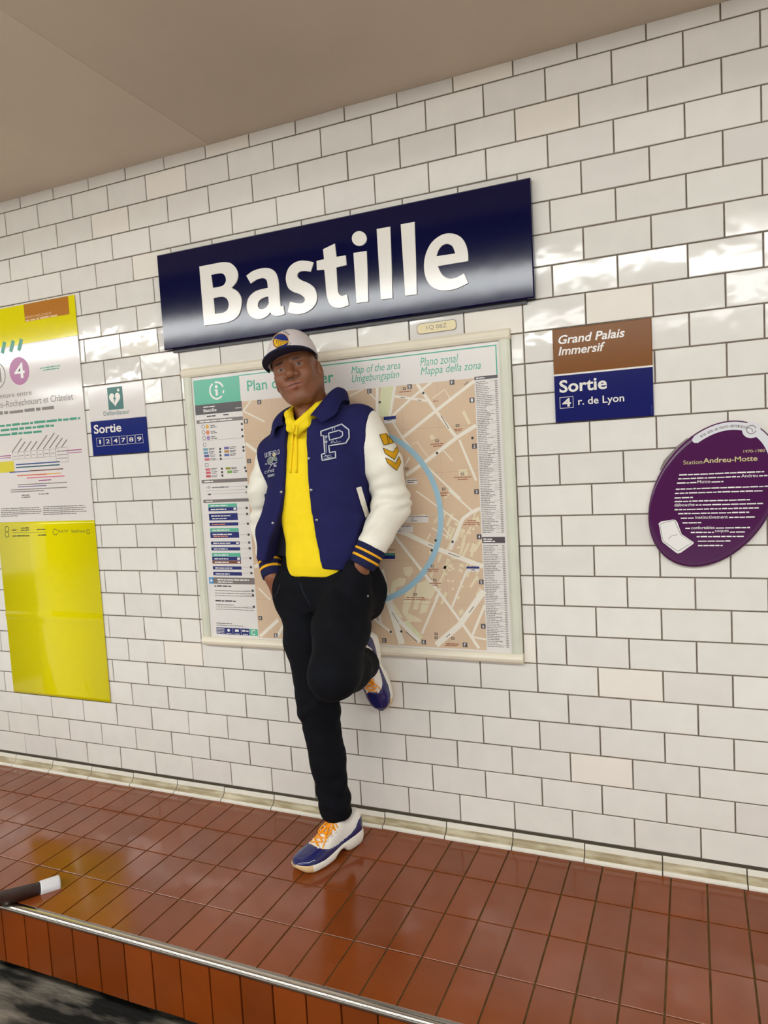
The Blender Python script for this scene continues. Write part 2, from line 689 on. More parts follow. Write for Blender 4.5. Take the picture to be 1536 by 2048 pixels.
for k in range(-36, 24):
    x = EX0 + k * FW + FW / 2
    if x - FW < XA or x + FW > XB:
        continue
    o = bpy.data.objects.new('edge_tile', me)
    o.location = (x, YE + 0.002 + rng.uniform(-0.0006, 0.0004), ZF - 0.014)
    o.rotation_euler = (rng.gauss(0, 0.003), 0, rng.gauss(0, 0.003))
    COL.objects.link(o)
    o.parent = ledge
# steel nosing along the ledge
nos = MB()
prof = [(YE + 0.016, ZF + 0.0015)] + [(YE + 0.003 + 0.0115 * math.cos(t), ZF - 0.010 + 0.0115 * math.sin(t)) for t in np.linspace(math.pi / 2, math.pi * 1.25, 9)] + [(YE + 0.016, ZF - 0.018)]
n = len(prof)
vs = [(x, y, z) for x in (XA, XB) for y, z in prof]
fs = [(i, (i + 1) % n, n + (i + 1) % n, n + i) for i in range(n)] + [tuple(range(n)), tuple(range(2 * n - 1, n - 1, -1))]
nos.add(vs, fs)
tr = nos.build('trim_1', M_STEEL, None, True)
tag(tr, 'rounded steel nosing strip along the front edge of the tiled ledge', 'trim', kind='structure')

# cove skirting
CW, CX0 = 0.2490, -0.072
prof = [(0.0, -0.007), (-0.0085, -0.007), (-0.0105, -0.009), (-0.0115, -0.016), (-0.0125, -0.024), (-0.0150, -0.031), (-0.0200, -0.038), (-0.0265, -0.0425),
        (-0.0320, -0.0440), (-0.0350, -0.0445), (-0.0405, -0.0465), (-0.0420, -0.0490), (-0.0420, -0.0560), (0.0, -0.0560)]
n = len(prof)
hw = CW / 2 - 0.0019
vs = [(x, y, z) for x in (-hw, hw) for y, z in prof]
fs = [(i, (i + 1) % n, n + (i + 1) % n, n + i) for i in range(n)] + [tuple(range(n)), tuple(range(2 * n - 1, n - 1, -1))]
mi = [1 if 4 <= i <= 7 else 0 for i in range(n)] + [0, 0]
gp_ = [(0.002, -0.0005)] + [(y + 0.0022, z - (0.0015 if y > -0.03 else 0.002)) for y, z in prof[1:-1]] + [(0.002, -0.0570)]
k_ = len(gp_)
sk = MB().add([(x, y, z) for x in (XA, XB) for y, z in gp_], [(i, (i + 1) % k_, k_ + (i + 1) % k_, k_ + i) for i in range(k_)] + [tuple(range(k_)), tuple(range(2 * k_ - 1, k_ - 1, -1))]).build('baseboard_back', mat('cove_grout', srgb(74, 66, 54), 0.9, 0.2))
tag(sk, 'white cove skirting tiles between wall and ledge, dirty in the hollow', 'skirting', kind='structure')
cme = bpy.data.meshes.new('cove_tile')
cme.from_pydata(vs, [], fs)
cme.materials.append(M_COVE)
cme.materials.append(M_DIRT)
cme.polygons.foreach_set('material_index', np.array(mi, np.int32))
for k in range(-24, 8):
    x = CX0 + k * CW + CW / 2
    if x - CW < XA or x + CW > XB:
        continue
    o = bpy.data.objects.new('cove_tile', cme)
    o.location = (x, rng.uniform(-0.0015, 0.0008), rng.uniform(-0.0012, 0.0006))
    o.rotation_euler = (rng.gauss(0, 0.01), rng.gauss(0, 0.002), rng.gauss(0, 0.003))
    COL.objects.link(o)
    o.parent = sk


# ------------------------------------------------------------------ luminaires over the platform (behind the camera)
M_HOUSING = mat('luminaire_housing', srgb(214, 120, 60), 0.4, 0.4)
M_DIFF = emit_mat('luminaire_diffuser', LAMP_COL, LAMP)


def luminaire(y, z, label):
    root = empty('ceiling_luminaire', (-2.0, y, z + 0.12))
    tag(root, label, 'light')
    x0, x1 = -11.0, 7.0
    MB().box(x0, x1, y - 0.20, y + 0.20, z + 0.09, z + 0.12).build('housing', M_HOUSING, root)
    b = MB()
    prof = [(-0.17, 0.09), (-0.15, 0.02), (-0.10, 0.0), (0.10, 0.0), (0.15, 0.02), (0.17, 0.09)]
    n = len(prof)
    vs = [(x, y + p[0], z + p[1]) for x in (x0, x1) for p in prof]
    fs = [(i, (i + 1) % n, n + (i + 1) % n, n + i) for i in range(n)] + [tuple(range(n)), tuple(range(2 * n - 1, n - 1, -1))]
    b.add(vs, fs)
    b.build('diffuser', M_DIFF, root)
    for x in (-9.5, -6.5, -3.5, -0.5, 2.5, 5.5):
        MB().tube([(x, y, z + 0.12), (x, y, ZC + 0.35)], 0.01, 8).build('hanger', M_HOUSING, root)


luminaire(-3.0, ZC - 0.02, 'long strip light under the ceiling above the platform edge')
luminaire(-7.2, ZC + 0.225, 'long strip light under the ceiling above the far platform')
# ------------------------------------------------------------------ station name sign
BX0, BX1, BZ0, BZ1 = -2.180, -0.663, 1.8535, 2.2345
YB = -0.032
sign = empty('station_sign', ((BX0 + BX1) / 2, 0, BZ0))
tag(sign, 'large navy station name sign with raised white letters reading Bastille', 'sign')
b = MB().box(BX0, BX1, YB, -0.002, BZ0, BZ1, 0.004)
b.build('panel', M_NAVYSIGN, sign)
MB().box(BX0 + 0.03, BX1 - 0.03, -0.012, 0.0035, BZ0 - 0.012, BZ0 + 0.02).build('mounting_rail', M_PRINTK, sign)
LA = lambda x, y: xz(385 + x / 5.689, 490 + y / 5.689, YB - 0.003)
LB = lambda x, y: xz(615 + x / 4.518, 420 + y / 4.518, YB - 0.003)


def outline(fn, pts, n=5):
    return spline([(*fn(p[0], p[1]), 1) if len(p) > 2 else fn(p[0], p[1]) for p in pts], n)


B_o = [(78, 245, 1), (250, 212), (340, 196), (430, 205), (495, 265), (518, 340), (500, 420), (445, 488, 1), (510, 525), (555, 600), (557, 690), (530, 790), (470, 850), (380, 885), (250, 904), (133, 920, 1)]
B_1 = [(212, 340, 1), (320, 322), (365, 345), (382, 400), (360, 450), (320, 472), (232, 488, 1)]
B_2 = [(240, 605, 1), (335, 590), (390, 612), (412, 670), (400, 730), (360, 765), (320, 775), (258, 783, 1)]
a_o = [(612, 350, 1), (690, 295), (800, 263), (890, 270), (950, 320), (978, 410), (990, 550), (1004, 697, 1), (1035, 695, 1), (1052, 785, 1), (1000, 805), (950, 808), (910, 795), (885, 768, 1), (850, 810), (790, 840), (730, 843), (660, 810), (625, 750), (618, 680), (640, 600), (700, 537), (770, 507), (858, 488, 1), (850, 420), (830, 388), (790, 378), (730, 395), (663, 440, 1)]
a_1 = [(862, 586, 1), (800, 605), (757, 640), (745, 690), (765, 725), (805, 728), (842, 705), (870, 660, 1)]
s_o = [(1378, 197, 1), (1300, 180), (1220, 180), (1140, 215), (1085, 280), (1062, 380), (1085, 480), (1140, 530), (1220, 560), (1272, 600), (1275, 640), (1245, 662), (1180, 660), (1110, 645, 1), (1082, 765, 1), (1150, 785), (1220, 788), (1310, 760), (1390, 690), (1418, 600), (1395, 500), (1330, 440), (1240, 400), (1197, 365), (1197, 330), (1225, 303), (1280, 297), (1345, 305, 1)]
t_o = [(140, 355, 1), (248, 303, 1), (262, 423, 1), (345, 410, 1), (353, 497, 1), (260, 520, 1), (272, 690), (282, 750), (310, 775), (358, 762, 1), (375, 860, 1), (300, 886), (240, 878), (195, 840), (172, 760), (162, 640), (152, 540, 1), (85, 545, 1), (82, 460, 1), (150, 445, 1)]
i_1 = [(468 + 67 * math.cos(q), 258 + 67 * math.sin(q)) for q in np.linspace(0, 2 * math.pi, 12, endpoint=False)]
i_2 = [(415, 388, 1), (535, 370, 1), (552, 828, 1), (443, 843, 1)]
l_1 = [(625, 172, 1), (748, 150, 1), (770, 797, 1), (663, 811, 1)]
l_2 = [(842, 130, 1), (968, 107, 1), (990, 762, 1), (883, 777, 1)]
e_o = [(1452, 462, 1), (1450, 390), (1430, 310), (1385, 245), (1310, 213), (1220, 222), (1130, 285), (1075, 380), (1053, 490), (1065, 600), (1110, 680), (1180, 722), (1260, 728), (1350, 710), (1455, 660, 1), (1415, 572, 1), (1340, 612), (1270, 618), (1215, 580), (1178, 508, 1)]
e_1 = [(1165, 418, 1), (1185, 360), (1220, 320), (1265, 307), (1310, 330), (1335, 393, 1)]
for fn, loops in ((LA, [B_o, B_1, B_2]), (LA, [a_o, a_1]), (LA, [s_o]), (LB, [t_o]), (LB, [i_1, i_2]), (LB, [l_1]), (LB, [l_2]), (LB, [e_o, e_1])):
    fill_loops('raised_letter', [outline(fn, lp) for lp in loops], M_WHITE, YB + 0.0005, 0.004, sign, 0.0008)

# small number plate under the big sign
pl = empty('number_plate', (-1.012, 0, 1.786))
tag(pl, 'small yellowed plastic number plate on the tiles under the station sign', 'plate')
lp = []
cx, cz, hw, hh, rr = -1.0125, 1.8065, 0.073, 0.0185, 0.012
for qx, qz, a0 in ((hw - rr, hh - rr, 0), (-hw + rr, hh - rr, 90), (-hw + rr, -hh + rr, 180), (hw - rr, -hh + rr, 270)):
    for k in range(5):
        q = math.radians(a0 + 22.5 * k)
        lp.append((cx + qx + rr * math.cos(q), cz + qz + rr * math.sin(q)))
fill_loops('plate_body', [lp], M_MAPGREY, -0.0008, 0.002, pl)
fill_loops('plate_face', [[(cx + (x - cx) * 0.97, cz + (z - cz) * 0.88) for x, z in lp]], M_PLATE, -0.0028, 0.001, pl, 0.0003)
Print(-0.0042).text('1Q 08Z', cx - 0.036, cx + 0.038, cz - 0.0085, cz + 0.0085, 0.0).build('lettering', M_MAPGREY, pl)

# ------------------------------------------------------------------ brown and blue exit sign
GX0, GX1, GZ0, GZM, GZ1 = -0.6145, -0.3105, 1.443, 1.598, 1.7465
YG = -0.008
gp = empty('exit_sign', ((GX0 + GX1) / 2, 0, GZ0))
tag(gp, 'brown and blue exit sign for Grand Palais Immersif and rue de Lyon', 'sign')
MB().box(GX0, GX1, YG, 0.0, GZM + 0.001, GZ1, 0.002).build('brown_panel', M_BROWNSIGN, gp)
MB().box(GX0, GX1, YG, 0.0, GZ0, GZM - 0.001, 0.002).build('blue_panel', M_NAVYSIGN2, gp)
MB().box(GX0, GX1, YG + 0.0002, -0.001, GZM - 0.003, GZM + 0.003).build('divider', M_WHITE, gp)
G = lambda x, y: xz(1080 + x / 3.368, 600 + y / 3.368, YG)
yt = YG - 0.0006
p = Print(yt)
x0, z0 = G(125, 300); x1, _ = G(572, 262); _, z1 = G(130, 243)
p.text('Grand Palais', x0, x1, z0, z1 + 0.0015, 0.018, 0.22)
x0, z0 = G(125, 376); x1, _ = G(440, 345); _, z1 = G(130, 322)
p.text('Immersif', x0, x1, z0, z1 + 0.003, 0.018, 0.22)
x0, z0 = G(132, 627); x1, _ = G(452, 600); _, z1 = G(135, 546)
p.text('Sortie', x0, x1, z0, z1 + 0.002, 0.022)
x0, z0 = G(258, 706); x1, _ = G(568, 690); _, z1 = G(300, 655)
p.text('r. de Lyon', x0, x1, z0 - 0.008, z1, 0.012)
x0, z0 = G(135, 732); x1, z1 = G(224, 648)
p.frame(x0, x1, z0, z1, 0.0015)
p.text('4', x0 + 0.008, x1 - 0.008, z0 + 0.0045, z1 - 0.0045, 0.02)
p.each('lettering', M_WHITE, gp)
q = Print(yt)
for k in range(5):
    q.rect(GX1 - 0.007, GX1 - 0.0055, GZ0 + 0.006 + k * 0.006, GZ0 + 0.010 + k * 0.006)
q.build('maker_print', cmat(70, 76, 140), gp)

# ------------------------------------------------------------------ white and blue exit sign with defibrillator symbol
SX0, SX1, SZ0, SZM, SZ1 = -2.6370, -2.3255, 1.443, 1.5938, 1.7450
YS = -0.006
ds = empty('exit_sign', ((SX0 + SX1) / 2, 0, SZ0))
tag(ds, 'white and blue exit sign with green defibrillator heart symbol', 'sign')
MB().box(SX0, SX1, YS, 0.0, SZM, SZ1, 0.0015).build('white_panel', M_PAPER, ds)
MB().box(SX0, SX1, YS, 0.0, SZ0, SZM, 0.0015).build('blue_panel', mat('mid_blue_enamel', srgb(30, 42, 112), 0.12, 0.5), ds)
S = lambda x, y: xz(160 + x / 9.6, 740 + y / 9.6, YS)
yt = YS - 0.0006
x0, z1 = S(505, 345); x1, z0 = S(852, 740)
x0, x1 = x0 + 0.004, x1 - 0.003
MB().box(x0, x1, YS - 0.0005, YS, z0, z1).build('green_square', cmat(52, 112, 104), ds)
hx, hz, hw = (x0 + x1) / 2 - 0.003, z0 + 0.058, 0.031
heart = []
for k in range(40):
    t = 2 * math.pi * k / 40
    heart.append((hx + hw * (math.sin(t) ** 3), hz - 0.012 + hw * (13 * math.cos(t) - 5 * math.cos(2 * t) - 2 * math.cos(3 * t) - math.cos(4 * t)) / 15))
Print(YS - 0.0008).poly(heart[::-1]).build('heart', M_WHITE, ds)
Print(YS - 0.0011).poly([(hx + 0.006, hz + 0.012), (hx - 0.010, hz - 0.014), (hx - 0.002, hz - 0.013), (hx - 0.008, hz - 0.034), (hx + 0.009, hz - 0.007), (hx + 0.001, hz - 0.008)]).build('lightning_bolt', cmat(52, 112, 104), ds)
Print(YS - 0.0008).rect(hx + 0.016, hx + 0.030, hz + 0.021, hz + 0.026).rect(hx + 0.0205, hx + 0.0255, hz + 0.0165, hz + 0.0305).build('cross', M_WHITE, ds)
p = Print(yt)
x0, z0 = S(460, 897); x1, z1 = S(955, 862)
p.text('Défibrillateur', x0, x1, z0 + 0.003, z0 + 0.022, 0.0)
p.build('caption', cmat(70, 120, 112), ds)
p = Print(yt)
x0, z0 = S(275, 1228); x1, _ = S(800, 1180); _, z1 = S(300, 1055)
p.text('Sortie', x0, x1, z0, z1, 0.02)
xa, zt = S(308, 1308); xb, _ = S(1212, 1246); _, zb = S(318, 1470)
for k, d in enumerate('124789'):
    a = xa + (xb - xa) * k / 6 + 0.0015
    c = xa + (xb - xa) * (k + 1) / 6 - 0.0015
    p.frame(a, c, zb, zt, 0.0012)
    mid = (a + c) / 2
    w = 0.0045 if d == '1' else 0.0115
    p.text(d, mid - w, mid + w, zb + 0.010, zt - 0.009, 0.012)
p.each('lettering', M_WHITE, ds)

# ------------------------------------------------------------------ yellow and white works poster
PX0, PX1, PZ0, PZ1 = -3.285, -2.6650, 0.314, 2.1510
ZY1, ZY0 = 1.9765, 1.1560
YP = -0.0062
po = empty('works_poster', ((PX0 + PX1) / 2, 0, PZ0))
tag(po, 'tall glossy yellow and white line works poster stuck on the tiles', 'poster')
MB().box(PX0, PX1, YP, -0.0036, ZY1, PZ1, 0.0004).build('yellow_head', M_YELLOW, po)
MB().box(PX0, PX1, YP, -0.0036, ZY0, ZY1, 0.0004).build('white_panel', M_PAPER, po)
vs, fs = [], []
nz = 60
for k in range(nz + 1):
    z = PZ0 + (ZY0 - PZ0) * k / nz
    rip = 0.0030 * math.exp(-((z - 0.70) / 0.016) ** 2)
    vs += [(PX0, YP - rip, z), (PX1, YP - rip, z)]
for k in range(nz):
    fs.append((2 * k, 2 * k + 1, 2 * k + 3, 2 * k + 2))
n = len(vs)
vs += [(PX0, -0.0036, PZ0), (PX1, -0.0036, PZ0), (PX1, -0.0036, ZY0), (PX0, -0.0036, ZY0)]
fs += [(n + 1, n, n + 3, n + 2), (n, n + 1, 1, 0), (2 * nz, 2 * nz + 1, n + 2, n + 3)]
fs += [tuple([n + 1] + [n + 2] + [2 * k + 1 for k in range(nz, -1, -1)]), tuple([n + 3] + [n] + [2 * k for k in range(nz + 1)])]
mesh_obj('yellow_sheet', vs, fs, M_YELLOW, po, True)
PC = lambda x, y: xz(x / 3.9375, 560 + y / 3.9375, YP)
yt = YP - 0.0005
Print(yt).rect(-2.972, -2.700, 2.072, PZ1 - 0.0005).build('orange_box', M_ORANGEBOX, po)
p = Print(yt - 0.0003)
x0, z0 = PC(203, 306); x1, _ = PC(408, 255)
p.text('RENOUVELLEMENT', x0, x1, z0, z0 + 0.0105, 0.0)
x0, z0 = PC(203, 324); x1, _ = PC(470, 270)
p.greek(x0, x1, z0 - 0.003, 0.0095, random.Random(4))
p.build('orange_box_lettering', cmat(226, 186, 130), po)
p = Print(yt - 0.0003)
for (xa, ya), (xb, yb) in (((18, 578), (38, 488)), ((84, 566), (106, 478)), ((148, 556), (170, 466)), ((-48, 590), (-30, 498))):
    a, c = PC(xa, ya), PC(xb, yb)
    p.stroke([a, c], 0.021)
p.each('green_slash', M_TEAL, po)
c4 = (-3.0385, 1.8575)
Print(yt).disc(c4[0], c4[1], 0.0635, 40).build('line_disc', M_MAGENTA, po)
Print(yt - 0.0003).text('4', c4[0] - 0.032, c4[0] + 0.034, c4[1] - 0.034, c4[1] + 0.036, 0.015).build('line_number', M_PRINTL, po)
p = Print(yt)
p.arc(-3.1925, 1.8515, 0.061, 0, 2 * math.pi, 0.005, 40)
p.text('M', -3.226, -3.159, 1.818, 1.885, -0.01)
x0 = PX0 + 0.012
p.text('Fermeture entre', x0, -2.973, PC(0, 934)[1], PC(0, 896)[1], 0.0)
p.text('Barbès–Rochechouart et Châtelet', x0, -2.7225, PC(0, 1008)[1], PC(0, 958)[1], 0.0)
p.greek(x0, PC(430, 1020)[0], PC(0, 1062)[1], 0.016, random.Random(9))
p.each('headline', M_PRINTG, po)
p = Print(yt)
for (xr, yl, yr) in ((632, 1145, 1082), (425, 1182, 1140), (345, 1218, 1185)):
    xr_, zr = PC(xr, yr)
    p.greek(x0, xr_, zr - 0.008, 0.012, random.Random(int(xr)))
for (xa, xb, y) in ((312, 475, 678), (340, 475, 697)):
    p.greek(PC(xa, y)[0], PC(xb, y)[0], PC(xb, y)[1], 0.006, random.Random(y))
p.build('green_lettering', M_TEAL, po)
# line diagram
def hl(xa, xb, y, h, m, nm):
    za = PC((xa + xb) / 2, y)[1]
    Print(yt).rect(PC(xa, y)[0], PC(xb, y)[0], za - h / 2, za + h / 2).build(nm, m, po)
hl(-60, 88, 1388, 0.004, M_MAGENTA, 'diagram_line'); hl(500, 645, 1340, 0.004, M_MAGENTA, 'diagram_line')
hl(-60, 88, 1404, 0.003, M_MAGENTA, 'diagram_line'); hl(530, 645, 1358, 0.003, M_MAGENTA, 'diagram_line')
hl(125, 472, 1443, 0.006, cmat(60, 84, 140), 'diagram_line'); hl(125, 472, 1466, 0.006, cmat(52, 100, 110), 'diagram_line')
hl(75, 230, 1510, 0.005, cmat(70, 84, 150), 'diagram_line'); hl(230, 500, 1495, 0.005, cmat(110, 70, 64), 'diagram_line')
hl(135, 370, 1535, 0.005, cmat(220, 110, 70), 'diagram_line'); hl(370, 480, 1524, 0.005, cmat(232, 170, 70), 'diagram_line')
hl(210, 510, 1551, 0.005, cmat(222, 110, 140), 'diagram_line'); hl(305, 405, 1576, 0.004, M_MAGENTA, 'diagram_line')
hl(140, 528, 1603, 0.004, M_PRINTG, 'diagram_line'); hl(140, 368, 1624, 0.004, cmat(120, 100, 150), 'diagram_line')
hl(85, 530, 1643, 0.004, M_PRINTG, 'diagram_line'); hl(85, 348, 1664, 0.004, M_PRINTG, 'diagram_line')
za = PC(60, 1472)[1]
Print(yt).rect(PX0, PC(112, 1472)[0], za - 0.026, za + 0.026).build('yellow_note', mat('poster_yellow_note', srgb(222, 206, 60), 0.2), po)
p = Print(yt)
for k in range(9):
    xx, yy = 95 + k * 49, 1358 - k * 5.5
    a = PC(xx, yy)
    ln = (0.10, 0.07, 0.07, 0.065, 0.10, 0.11, 0.09, 0.065, 0.05)[k]
    p.stroke([a, (a[0] + ln * 0.72, a[1] + ln * 0.62)], 0.0055)
for k in range(7):
    xx, yy = 100 + k * 49, 1395 - k * 4
    a = PC(xx, yy)
    p.frame(a[0], a[0] + 0.036, a[1] - 0.012, a[1] + 0.022, 0.0012)
    p.greek(a[0] + 0.007, a[0] + 0.030, a[1] + 0.002, 0.003, random.Random(k))
a = PC(440, 1375)
p.frame(a[0], a[0] + 0.075, a[1] - 0.036, a[1] + 0.03, 0.0015)
for k in range(3):
    p.greek(a[0] + 0.008, a[0] + 0.07, a[1] + 0.012 - k * 0.016, 0.004, random.Random(k + 20))
for (xa, xb, y) in ((172, 245, 1700), (305, 385, 1690), (172, 240, 1716)):
    p.greek(PC(xa, y)[0], PC(xb, y)[0], PC(xa, y)[1], 0.006, random.Random(y))
for k in range(5):
    y = 1800 + k * 15
    p.greek(PC(8, y)[0], PC((310, 330, 335, 320, 150)[k], y)[0], PC(150, y)[1], 0.0042, random.Random(y))
    p.greek(PC(342, y)[0], PC((670, 680, 660, 690, 610)[k], y)[0], PC(500, y - 16)[1], 0.0042, random.Random(y + 1))
p.build('diagram_print', M_PRINTG, po)
p = Print(yt)
for k in range(2):
    a = PC(55, 1962 + k * 42)
    p.arc(a[0], a[1], 0.013, 0, 6.283, 0.003, 16)
p.rect(PC(95, 1988)[0], PC(370, 1988)[0], PC(200, 1990)[1], PC(200, 1990)[1] + 0.0012)
for (xa, xb, y) in ((95, 130, 1974), (165, 230, 1958), (165, 230, 1975), (290, 358, 1968), (100, 232, 2020), (300, 365, 2014)):
    p.greek(PC(xa, y)[0], PC(xb, y)[0], PC(xa, y)[1], 0.006, random.Random(y))
a = PC(435, 1984)
p.arc(a[0], a[1], 0.014, 0.4, 6.0, 0.003, 20)
a, c = PC(462, 1990), PC(538, 1985)
p.text('RATP', a[0], c[0], a[1], a[1] + 0.012, 0.0)
a, c = PC(562, 1990), PC(672, 1985)
p.text('îledeFrance', a[0], c[0], a[1], a[1] + 0.014, 0.0)
a = PC(695, 1984)
p.frame(a[0] - 0.009, a[0] + 0.009, a[1] - 0.009, a[1] + 0.011, 0.003)
p.build('footer_print', cmat(96, 92, 40), po)

# ------------------------------------------------------------------ neighbourhood map board
FX0_, FX1_, FZ0_, FZ1_ = -2.1085, -0.7535, 0.6190, 1.7690
YM = -0.010
mb = empty('map_board', ((FX0_ + FX1_) / 2, 0, FZ0_))
tag(mb, 'large framed neighbourhood map board on the tiled wall behind the person', 'map')


def rail(name, x0, x1, z0, z1, vert=False):
    b = MB()
    if not vert:
        h = z1 - z0
        prof = [(0.0, z0), (-0.020, z0), (-0.026, z0 + h * 0.2), (-0.029, z0 + h * 0.5), (-0.026, z0 + h * 0.8), (-0.020, z1), (0.0, z1)]
        vs = [(x, y, z) for x in (x0, x1) for y, z in prof]
    else:
        w = x1 - x0
        prof = [(x0, 0.0), (x0, -0.016), (x0 + w * 0.25, -0.020), (x0 + w * 0.75, -0.020), (x1, -0.015), (x1, 0.0)]
        vs = [(x, y, z) for z in (z0, z1) for x, y in prof]
    n = len(prof)
    fs = [(i, (i + 1) % n, n + (i + 1) % n, n + i) for i in range(n)] + [tuple(range(n)), tuple(range(2 * n - 1, n - 1, -1))]
    b.add(vs, fs)
    o = b.build(name, M_FRAME if not vert else M_FRAME2, mb)
    bm = bmesh.new(); bm.from_mesh(o.data); bmesh.ops.recalc_face_normals(bm, faces=bm.faces); bm.to_mesh(o.data); bm.free()


rail('frame_rail', FX0_, FX1_, FZ1_ - 0.036, FZ1_)
rail('frame_rail', FX0_, FX1_, FZ0_, FZ0_ + 0.033)
rail('frame_stile', FX0_ + 0.002, FX0_ + 0.038, FZ0_ + 0.033, FZ1_ - 0.036, True)
rail('frame_stile', FX1_ - 0.038, FX1_ - 0.002, FZ0_ + 0.033, FZ1_ - 0.036, True)
MB().box(FX0_ + 0.03, FX1_ - 0.03, YM, 0.002, FZ0_ + 0.02, FZ1_ - 0.02).build('backing_sheet', M_MAPPAPER, mb)
MX0, MXL, MXR, MX1 = -2.0620, -1.8340, -0.8835, -0.8010
ZTOP, ZH, ZBOT = 1.7235, 1.6155, 0.6585
y1, y2, y3, y4, y5 = [YM - 0.0004 * k for k in range(1, 6)]
sheet = Print(y1).rect(MXL, MXR, ZBOT, ZH).build('map_sheet', M_MAPTAN, mb)
M1 = lambda x, y: xz(640 + x / 3.84, 680 + y / 3.84, YM)
M2 = lambda x, y: xz(720 + x / 4.518, 980 + y / 4.518, YM)


def clipx(p):
    return (min(max(p[0], MXL), MXR), min(max(p[1], ZBOT), ZH))


pk = Print(y2)
pk.poly([M1(470, 365), M1(562, 352), M1(540, 600), M1(445, 585)][::1])
pk.poly([M2(395, 1190), M2(430, 1180), M2(570, 1330), M2(545, 1345)])
pk.each('park', M_MAPPARK, sheet)
bl = Print(y2)
for q in ([(390, 700), (470, 690), (480, 740), (440, 790), (400, 760)], [(360, 790), (420, 800), (400, 860), (330, 880), (300, 1010), (390, 1150), (350, 1160), (260, 1000), (290, 830)],
          [(420, 860), (500, 840), (480, 960), (430, 1110), (540, 1160), (560, 1190), (440, 1190), (380, 1100)], [(520, 840), (640, 810), (690, 900), (640, 990), (560, 960), (520, 1080), (480, 1080)],
          [(560, 1000), (640, 1000), (600, 1100), (540, 1120)], [(1020, 280), (1070, 225), (1085, 290)], [(890, 1090), (930, 1075), (940, 1110), (900, 1140)]):
    bl.poly([M2(*t) for t in q])
for q in ([(840, 735), (865, 725), (885, 755), (855, 770)], [(1090, 555), (1110, 540), (1160, 640), (1140, 650)], [(1060, 1000), (1130, 990), (1135, 1040), (1070, 1045)], [(940, 1180), (1000, 1185), (960, 1220)]):
    bl.poly([M1(*t) for t in q])
br = random.Random(12)
for k in range(70):
    x, y = br.uniform(560, 1080), br.uniform(230, 980)
    a = br.uniform(0.2, 0.6)
    w, h = br.choice([(10, 12), (14, 10), (8, 40), (12, 60), (20, 14)])
    ca, sa = math.cos(a), math.sin(a)
    bl.poly([M2(x + px * ca - py * sa, y + px * sa + py * ca) for px, py in ((-w, -h), (w, -h), (w, h), (-w, h))])
bl.each('building_block', M_MAPBLOCK, sheet)
st = Print(y3)


def street(fn, sc, pts, w):
    st.stroke([clipx(fn(*t)) for t in pts], w / sc / 590.0)


for pts, w in (([(1185, 315), (890, 545), (630, 755)], 26), ([(745, 330), (790, 400), (890, 545), (1050, 750)], 27), ([(1200, 655), (1050, 750), (810, 935), (660, 1040)], 30),
               ([(560, 430), (850, 470)], 20), ([(855, 320), (700, 450), (560, 580)], 20), ([(1070, 765), (1200, 1080)], 18), ([(540, 600), (640, 760), (830, 980), (1080, 1220)], 16),
               ([(330, 380), (230, 430)], 10), ([(370, 395), (450, 480)], 10), ([(440, 365), (440, 590)], 26), ([(575, 350), (535, 600)], 24), ([(860, 450), (960, 380), (1000, 450)], 6),
               ([(710, 800), (745, 780), (830, 900)], 6), ([(950, 850), (1020, 930)], 8), ([(690, 900), (650, 970)], 12)):
    street(M1, 3.84, pts, w)
for pts, w in (([(510, 10), (905, 295)], 14), ([(800, 0), (1010, 185)], 16), ([(1090, 165), (1010, 200), (930, 260), (870, 400), (815, 540)], 34), ([(320, 360), (420, 395), (700, 530), (1000, 650), (1120, 690)], 46),
               ([(310, 410), (530, 690), (720, 930), (920, 1200), (1010, 1330), (1075, 1430)], 28), ([(715, 935), (560, 1300)], 22), ([(965, 730), (830, 1060)], 20), ([(1120, 910), (900, 1220), (690, 1400)], 58),
               ([(1130, 1040), (1010, 1330)], 24), ([(1010, 1325), (1140, 1350)], 18), ([(190, 720), (250, 980), (300, 1130), (350, 1290), (380, 1390)], 66), ([(300, 1120), (540, 1370)], 46), ([(110, 1150), (290, 1290)], 26),
               ([(160, 1040), (190, 1200)], 24), ([(700, 280), (820, 420)], 10), ([(650, 340), (800, 430)], 10)):
    street(M2, 4.518, pts, w)
C4 = lambda x, y: xz(360 + x / 3.305, 680 + y / 3.305, YM)
for pts, w in (([(420, 470), (560, 540)], 12), ([(440, 690), (480, 720)], 10), ([(470, 400), (420, 470)], 14), ([(530, 1960), (650, 1850)], 28), ([(520, 1640), (600, 1720)], 12)):
    street(C4, 3.305, pts, w)
for k, (a, c, w) in enumerate((((-1.83, 1.45), (-1.52, 1.22), 0.012), ((-1.52, 1.22), (-1.42, 1.15), 0.014), ((-1.42, 1.15), (-1.20, 1.10), 0.016), ((-1.83, 0.95), (-1.42, 1.13), 0.013), ((-1.60, 1.61), (-1.45, 1.17), 0.012), ((-1.42, 1.15), (-1.30, 0.80), 0.016), ((-1.75, 0.66), (-1.45, 1.10), 0.011), ((-1.83, 1.25), (-1.60, 1.28), 0.009), ((-1.70, 1.36), (-1.58, 1.58), 0.008), ((-1.66, 0.80), (-1.36, 0.90), 0.009), ((-1.55, 0.66), (-1.40, 0.95), 0.008), ((-1.38, 1.20), (-1.25, 1.50), 0.012))):
    st.stroke([a, c], w)
st.each('street', M_MAPROAD, sheet)
Print(y4).stroke([(-1.3542 + 0.3248 * math.cos(t), 1.1455 + 0.3248 * math.sin(t)) for t in np.linspace(-2.2, 2.2, 60)], 0.0205).build('blue_ring', M_MAPWATER, sheet)
gl = Print(y2 - 0.0001)
for k in range(1, 6):
    z = ZH - (ZH - ZBOT) * k / 6
    gl.rect(MXL, MXR, z, z + 0.0008)
